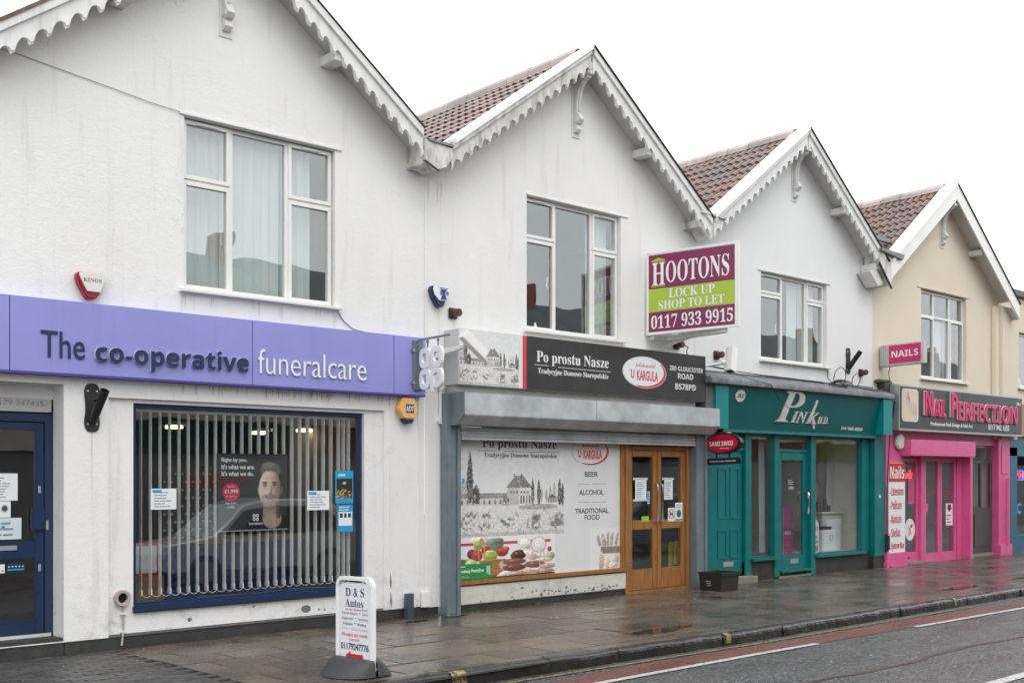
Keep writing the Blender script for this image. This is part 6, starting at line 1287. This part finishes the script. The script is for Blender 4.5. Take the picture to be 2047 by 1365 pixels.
# ---------- pavement swing sign
ab = thing('pavement_sign', 'white framed swing sign D & S Autos with a red arrow on the pavement', 'sign', (5.6, -2.9, pz(-2.9)))
bx = 5.60; zg = pz(-2.9)
pth = [(bx, -2.63, zg+.06), (bx, -2.63, zg+.74)]+[(bx, -2.70+.07*math.cos(a), zg+.74+.075*math.sin(a)) for a in np.linspace(0, PI/2, 6)]+[(bx, -3.07-.07*math.sin(a), zg+.74+.075*math.cos(a)) for a in np.linspace(0, PI/2, 6)]+[(bx, -3.14, zg+.04)]
vs = []
P_ = [Vector(p) for p in pth]
for i, p in enumerate(P_):
    d = (P_[min(i+1, len(P_)-1)]-P_[max(i-1, 0)]).normalized(); n_ = Vector((1, 0, 0)).cross(d).normalized()
    vs += [tuple(p+Vector((s*.020, 0, 0))+n_*t_*.016) for s, t_ in ((-1, -1), (-1, 1), (1, 1), (1, -1))]
MB().add(vs, [(4*i+k, 4*i+(k+1) % 4, 4*i+4+(k+1) % 4, 4*i+4+k) for i in range(len(P_)-1) for k in range(4)]+[(0, 1, 2, 3), (4*len(P_)-1, 4*len(P_)-2, 4*len(P_)-3, 4*len(P_)-4)]).build('frame', VERGE, ab, bevel=.006)
rr = circ(-2.885, zg+.435, .222, .345, 40, sq=9); MB().prism(rr, bx-.006, bx+.006, 'x').build('swing_panel', PAPER, ab)
T_ = lambda s, st_, m_, y0, y1, a, b, **k: txt(s, st_, ab, m_, (y0, y1, zg+a, zg+b), bx-.0065, 'x', d=.001, **k)
DN = mat('dark_navy_ink', (.025, .03, .09), .5); GI = mat('faded_violet_ink', (.2, .2, .3), .5)
T_('D & S', 'b', DN, -2.745, -3.02, .66, .735); T_('Autos', 'b', DN, -2.74, -3.01, .57, .64); T_('Est over 20 years', 'h', RED2, -2.745, -2.98, .538, .556); T_('Bristol', 'n', GI, -2.99, -3.07, .543, .562)
T_('Vehicle Repairs  *  Tyres', 'n', GI, -2.685, -3.075, .498, .530); T_('Diagnostic  *  Servicing', 'n', GI, -2.69, -3.075, .452, .485); T_('Exhausts  *  Welding', 'n', DN, -2.71, -3.05, .407, .438)
T_("MOT's  *  AirCon Recharge", 'n', mat('faint_ink', (.42, .42, .5), .5), -2.685, -3.07, .365, .394); T_('All makes and models', 'n', RED2, -2.685, -3.07, .318, .350); T_('covered', 'n', RED2, -2.80, -2.945, .28, .305); T_('01179247776', 'h', DN, -2.675, -3.085, .20, .26)
MB().prism([(-2.745, zg+.15), (-2.82, zg+.19), (-2.82, zg+.17), (-3.005, zg+.17), (-3.005, zg+.125), (-2.82, zg+.125), (-2.82, zg+.105)], bx-.0085, bx-.0065, 'x').build('red_arrow', RED2, ab)
for y in (-2.74, -3.03): MB().tube([(bx, y, zg+.81), (bx-.015, y, zg+.795), (bx, y, zg+.775)], .008, 6).build('hook', BLACK, ab)
n = 30                                                     # two humps either side of the frame, tapering to the pavement
for sd in (-1, 1):
    L = []
    for lev in range(6):
        t_ = lev/5
        for i in range(n+1):
            a = PI*i/n; L.append((bx+sd*(.012+.27*math.sin(a)**.8*(1-t_*.75)), -2.885+.315*math.cos(a)*(1-.10*t_), zg+.004+.135*math.sin(PI/2*t_)))
    m_ = n+1; mb = MB(); mb.add(L+[(bx+sd*.012, -2.885+.315*math.cos(PI*i/n)*.9, zg+.139) for i in range(m_)], [(l*m_+i, l*m_+i+1, (l+1)*m_+i+1, (l+1)*m_+i) for l in range(6) for i in range(n)]); mb.build('rubber_base', RUBBER, ab, smooth=True)

# ---------- across the street: seen only as reflections in the glass
SLATE = mat('opposite_slate', (.06, .065, .07), .5, var=.3, vs=2); OSTONE = mat('opposite_stone', (.42, .39, .34), .8, var=.2); 
def opp():
    t = thing('opposite_house', 'x', 'house', (0, -14.2, 0), 'houses across the street')
    B('stone_wall', OSTONE, t, (0, 5.95, -22, -14.2, -.2, 5.9)); MB().prism([(-14.0, 5.85), (-18.1, 8.4), (-22.2, 5.85)], 0, 5.95, 'x').build('slate_roof', SLATE, t)
    B('chimney', BRICK, t, (5.5, 5.95, -18.5, -17.8, 7.6, 9.0)); B('window', GLASSR, t, (.8, 1.9, -14.195, -14.15, 3.7, 5.1), (3.6, 4.9, -14.195, -14.15, 3.7, 5.1)); B('shopfront', mat('opposite_shop_front', (.14, .14, .14), .4), t, (.3, 5.6, -14.19, -14.1, 0, 2.6)); return t
p0 = opp()
COLS = [(CREAMBOARD, 'cream'), (TEALC, 'teal'), (KRED, 'dark red'), (PURPLE, 'lilac'), (BLACK, 'black'), (RED2, 'bright red'), (LIME, 'lime green'), (ORANGE, 'orange'), (GREYBOX, 'grey'), (BLUEPL, 'royal blue')]
for i in range(10):
    if i == 0: r = p0; chs = list(p0.children)
    else:
        r = p0.copy(); C.objects.link(r)
        for ch in p0.children:
            c_ = ch.copy(); C.objects.link(c_); c_.parent = r
            if c_.name.startswith('fascia_board'): pass
    r.location = (4+6*i, -14.2, 0); WL[r] = Vector(r.location); r['label'] = 'stone fronted slate roofed house across the street with the %s shop fascia' % COLS[i][1]
    B('fascia_board', COLS[i][0], r, (4.3+6*i, 9.6+6*i, -14.18, -14.0, 2.62, 3.4))
tag(MB().add([(-40, -14.2, -.12), (120, -14.2, -.12), (120, -11.0, -.17), (-40, -11.0, -.17)], [(0, 1, 2, 3)]).build('opposite_pavement', SLAB), kind='structure')
fr = [o for o in bpy.data.objects if o.name.startswith('opposite_house') and abs(WL[o].x-10) < .1][0]
txt('SO FRESH...', 'h', fr, RED2, (14.4, 12.6, 1.80, 2.10), 0, lambda a, z, t: (a, -14.085+t, z), d=.02)
def carbuild(x, y, m, name, label):
    t = thing(name, label, 'car', (x, y, rz)); z = rz
    prof = [(-2.15, .35), (-2.2, .62), (-2.05, .86), (-1.2, 1.0), (-.55, 1.55), (.1, 1.68), (1.3, 1.66), (1.95, 1.30), (2.15, .95), (2.2, .5), (2.1, .32)]
    def sec(w): return [(x+a, b) for a, b in prof]
    n = len(prof); vs = []; 
    for yy, k in ((-.86, .97), (-.80, 1.0), (.80, 1.0), (.86, .97)): vs += [(x+a, y+yy*(1-.14*max(0, (b-.95)/.7)), z+b*k) for a, b in prof]
    MB().add(vs, [(j*n+i, j*n+(i+1) % n, (j+1)*n+(i+1) % n, (j+1)*n+i) for j in range(3) for i in range(n)]+[tuple(range(n)), tuple(range(4*n-1, 3*n-1, -1))]).build('body', m, t, smooth=False)
    for s in (-1, 1):
        mb = MB(); mb.prism([(x-1.05, z+1.02), (x-.55, z+1.44), (x+.05, z+1.52), (x+.05, z+1.02)], y+s*.80, y+s*.865).prism([(x+.12, z+1.02), (x+.12, z+1.53), (x+1.2, z+1.5), (x+1.75, z+1.2), (x+1.8, z+1.02)], y+s*.80, y+s*.865); mb.build('side_window', BLACK, t)
    for a in (-1.4, 1.35):
        for s in (-1, 1): w_ = MB().tube([(x+a, y+s*.70, z+.32), (x+a, y+s*.90, z+.32)], .32, 20).build('wheel', RUBBER, t); MB().tube([(x+a, y+s*.90, z+.32), (x+a, y+s*.915, z+.32)], .2, 16).build('rim', ALU, w_)
    B('headlight', PAPER, t, (x-2.2, x-2.02, y+.5, y+.8, z+.66, z+.82), (x-2.2, x-2.02, y-.8, y-.5, z+.66, z+.82)); return t
carbuild(11.6, -9.2, mat('silver_car_paint', (.62, .63, .64), .25, .1, coat=.8), 'parked_car', 'silver car parked across the road, reflected in the big shop window')
carbuild(23.5, -9.4, mat('dark_car_paint', (.05, .06, .08), .2, .2, coat=.8), 'parked_car', 'dark car parked across the road, reflected in the shop doors')

# tiny repeated details that stay joined
for o in C.objects:
    if o.type == 'MESH' and o.parent and o.name.split('.')[0] in ('bolt', 'lock', 'louvre', 'rib', 'white_dot', 'printed_line', 'star', 'white_spot', 'clip', 'rule', 'window_reveal', 'lettering', 'wave', 'red_dot', 'small_picture', 'coin_stack', 'white_print', 'pane_pair', 'bead_chain', 'wall_plate', 'brace', 'lamp_tube', 'pilaster_edge', 'hanger', 'wire', 'clover_logo', 'panel_moulding', 'letter_edge_strip'):
        o['kind'] = 'stuff'
# ------------------------------------------------------------ the street climbs: one even slope along x for everything
for me in bpy.data.meshes:
    n = len(me.vertices)
    if not n: continue
    a = np.empty(n*3, np.float32); me.vertices.foreach_get('co', a); a = a.reshape(-1, 3); a[:, 2] += SLOPE*a[:, 0]
    me.vertices.foreach_set('co', a.ravel()); me.update()
for o in C.objects:
    if o.type in ('MESH', 'EMPTY'): l = o.location; o.location = (l.x, l.y, l.z+SLOPE*l.x)
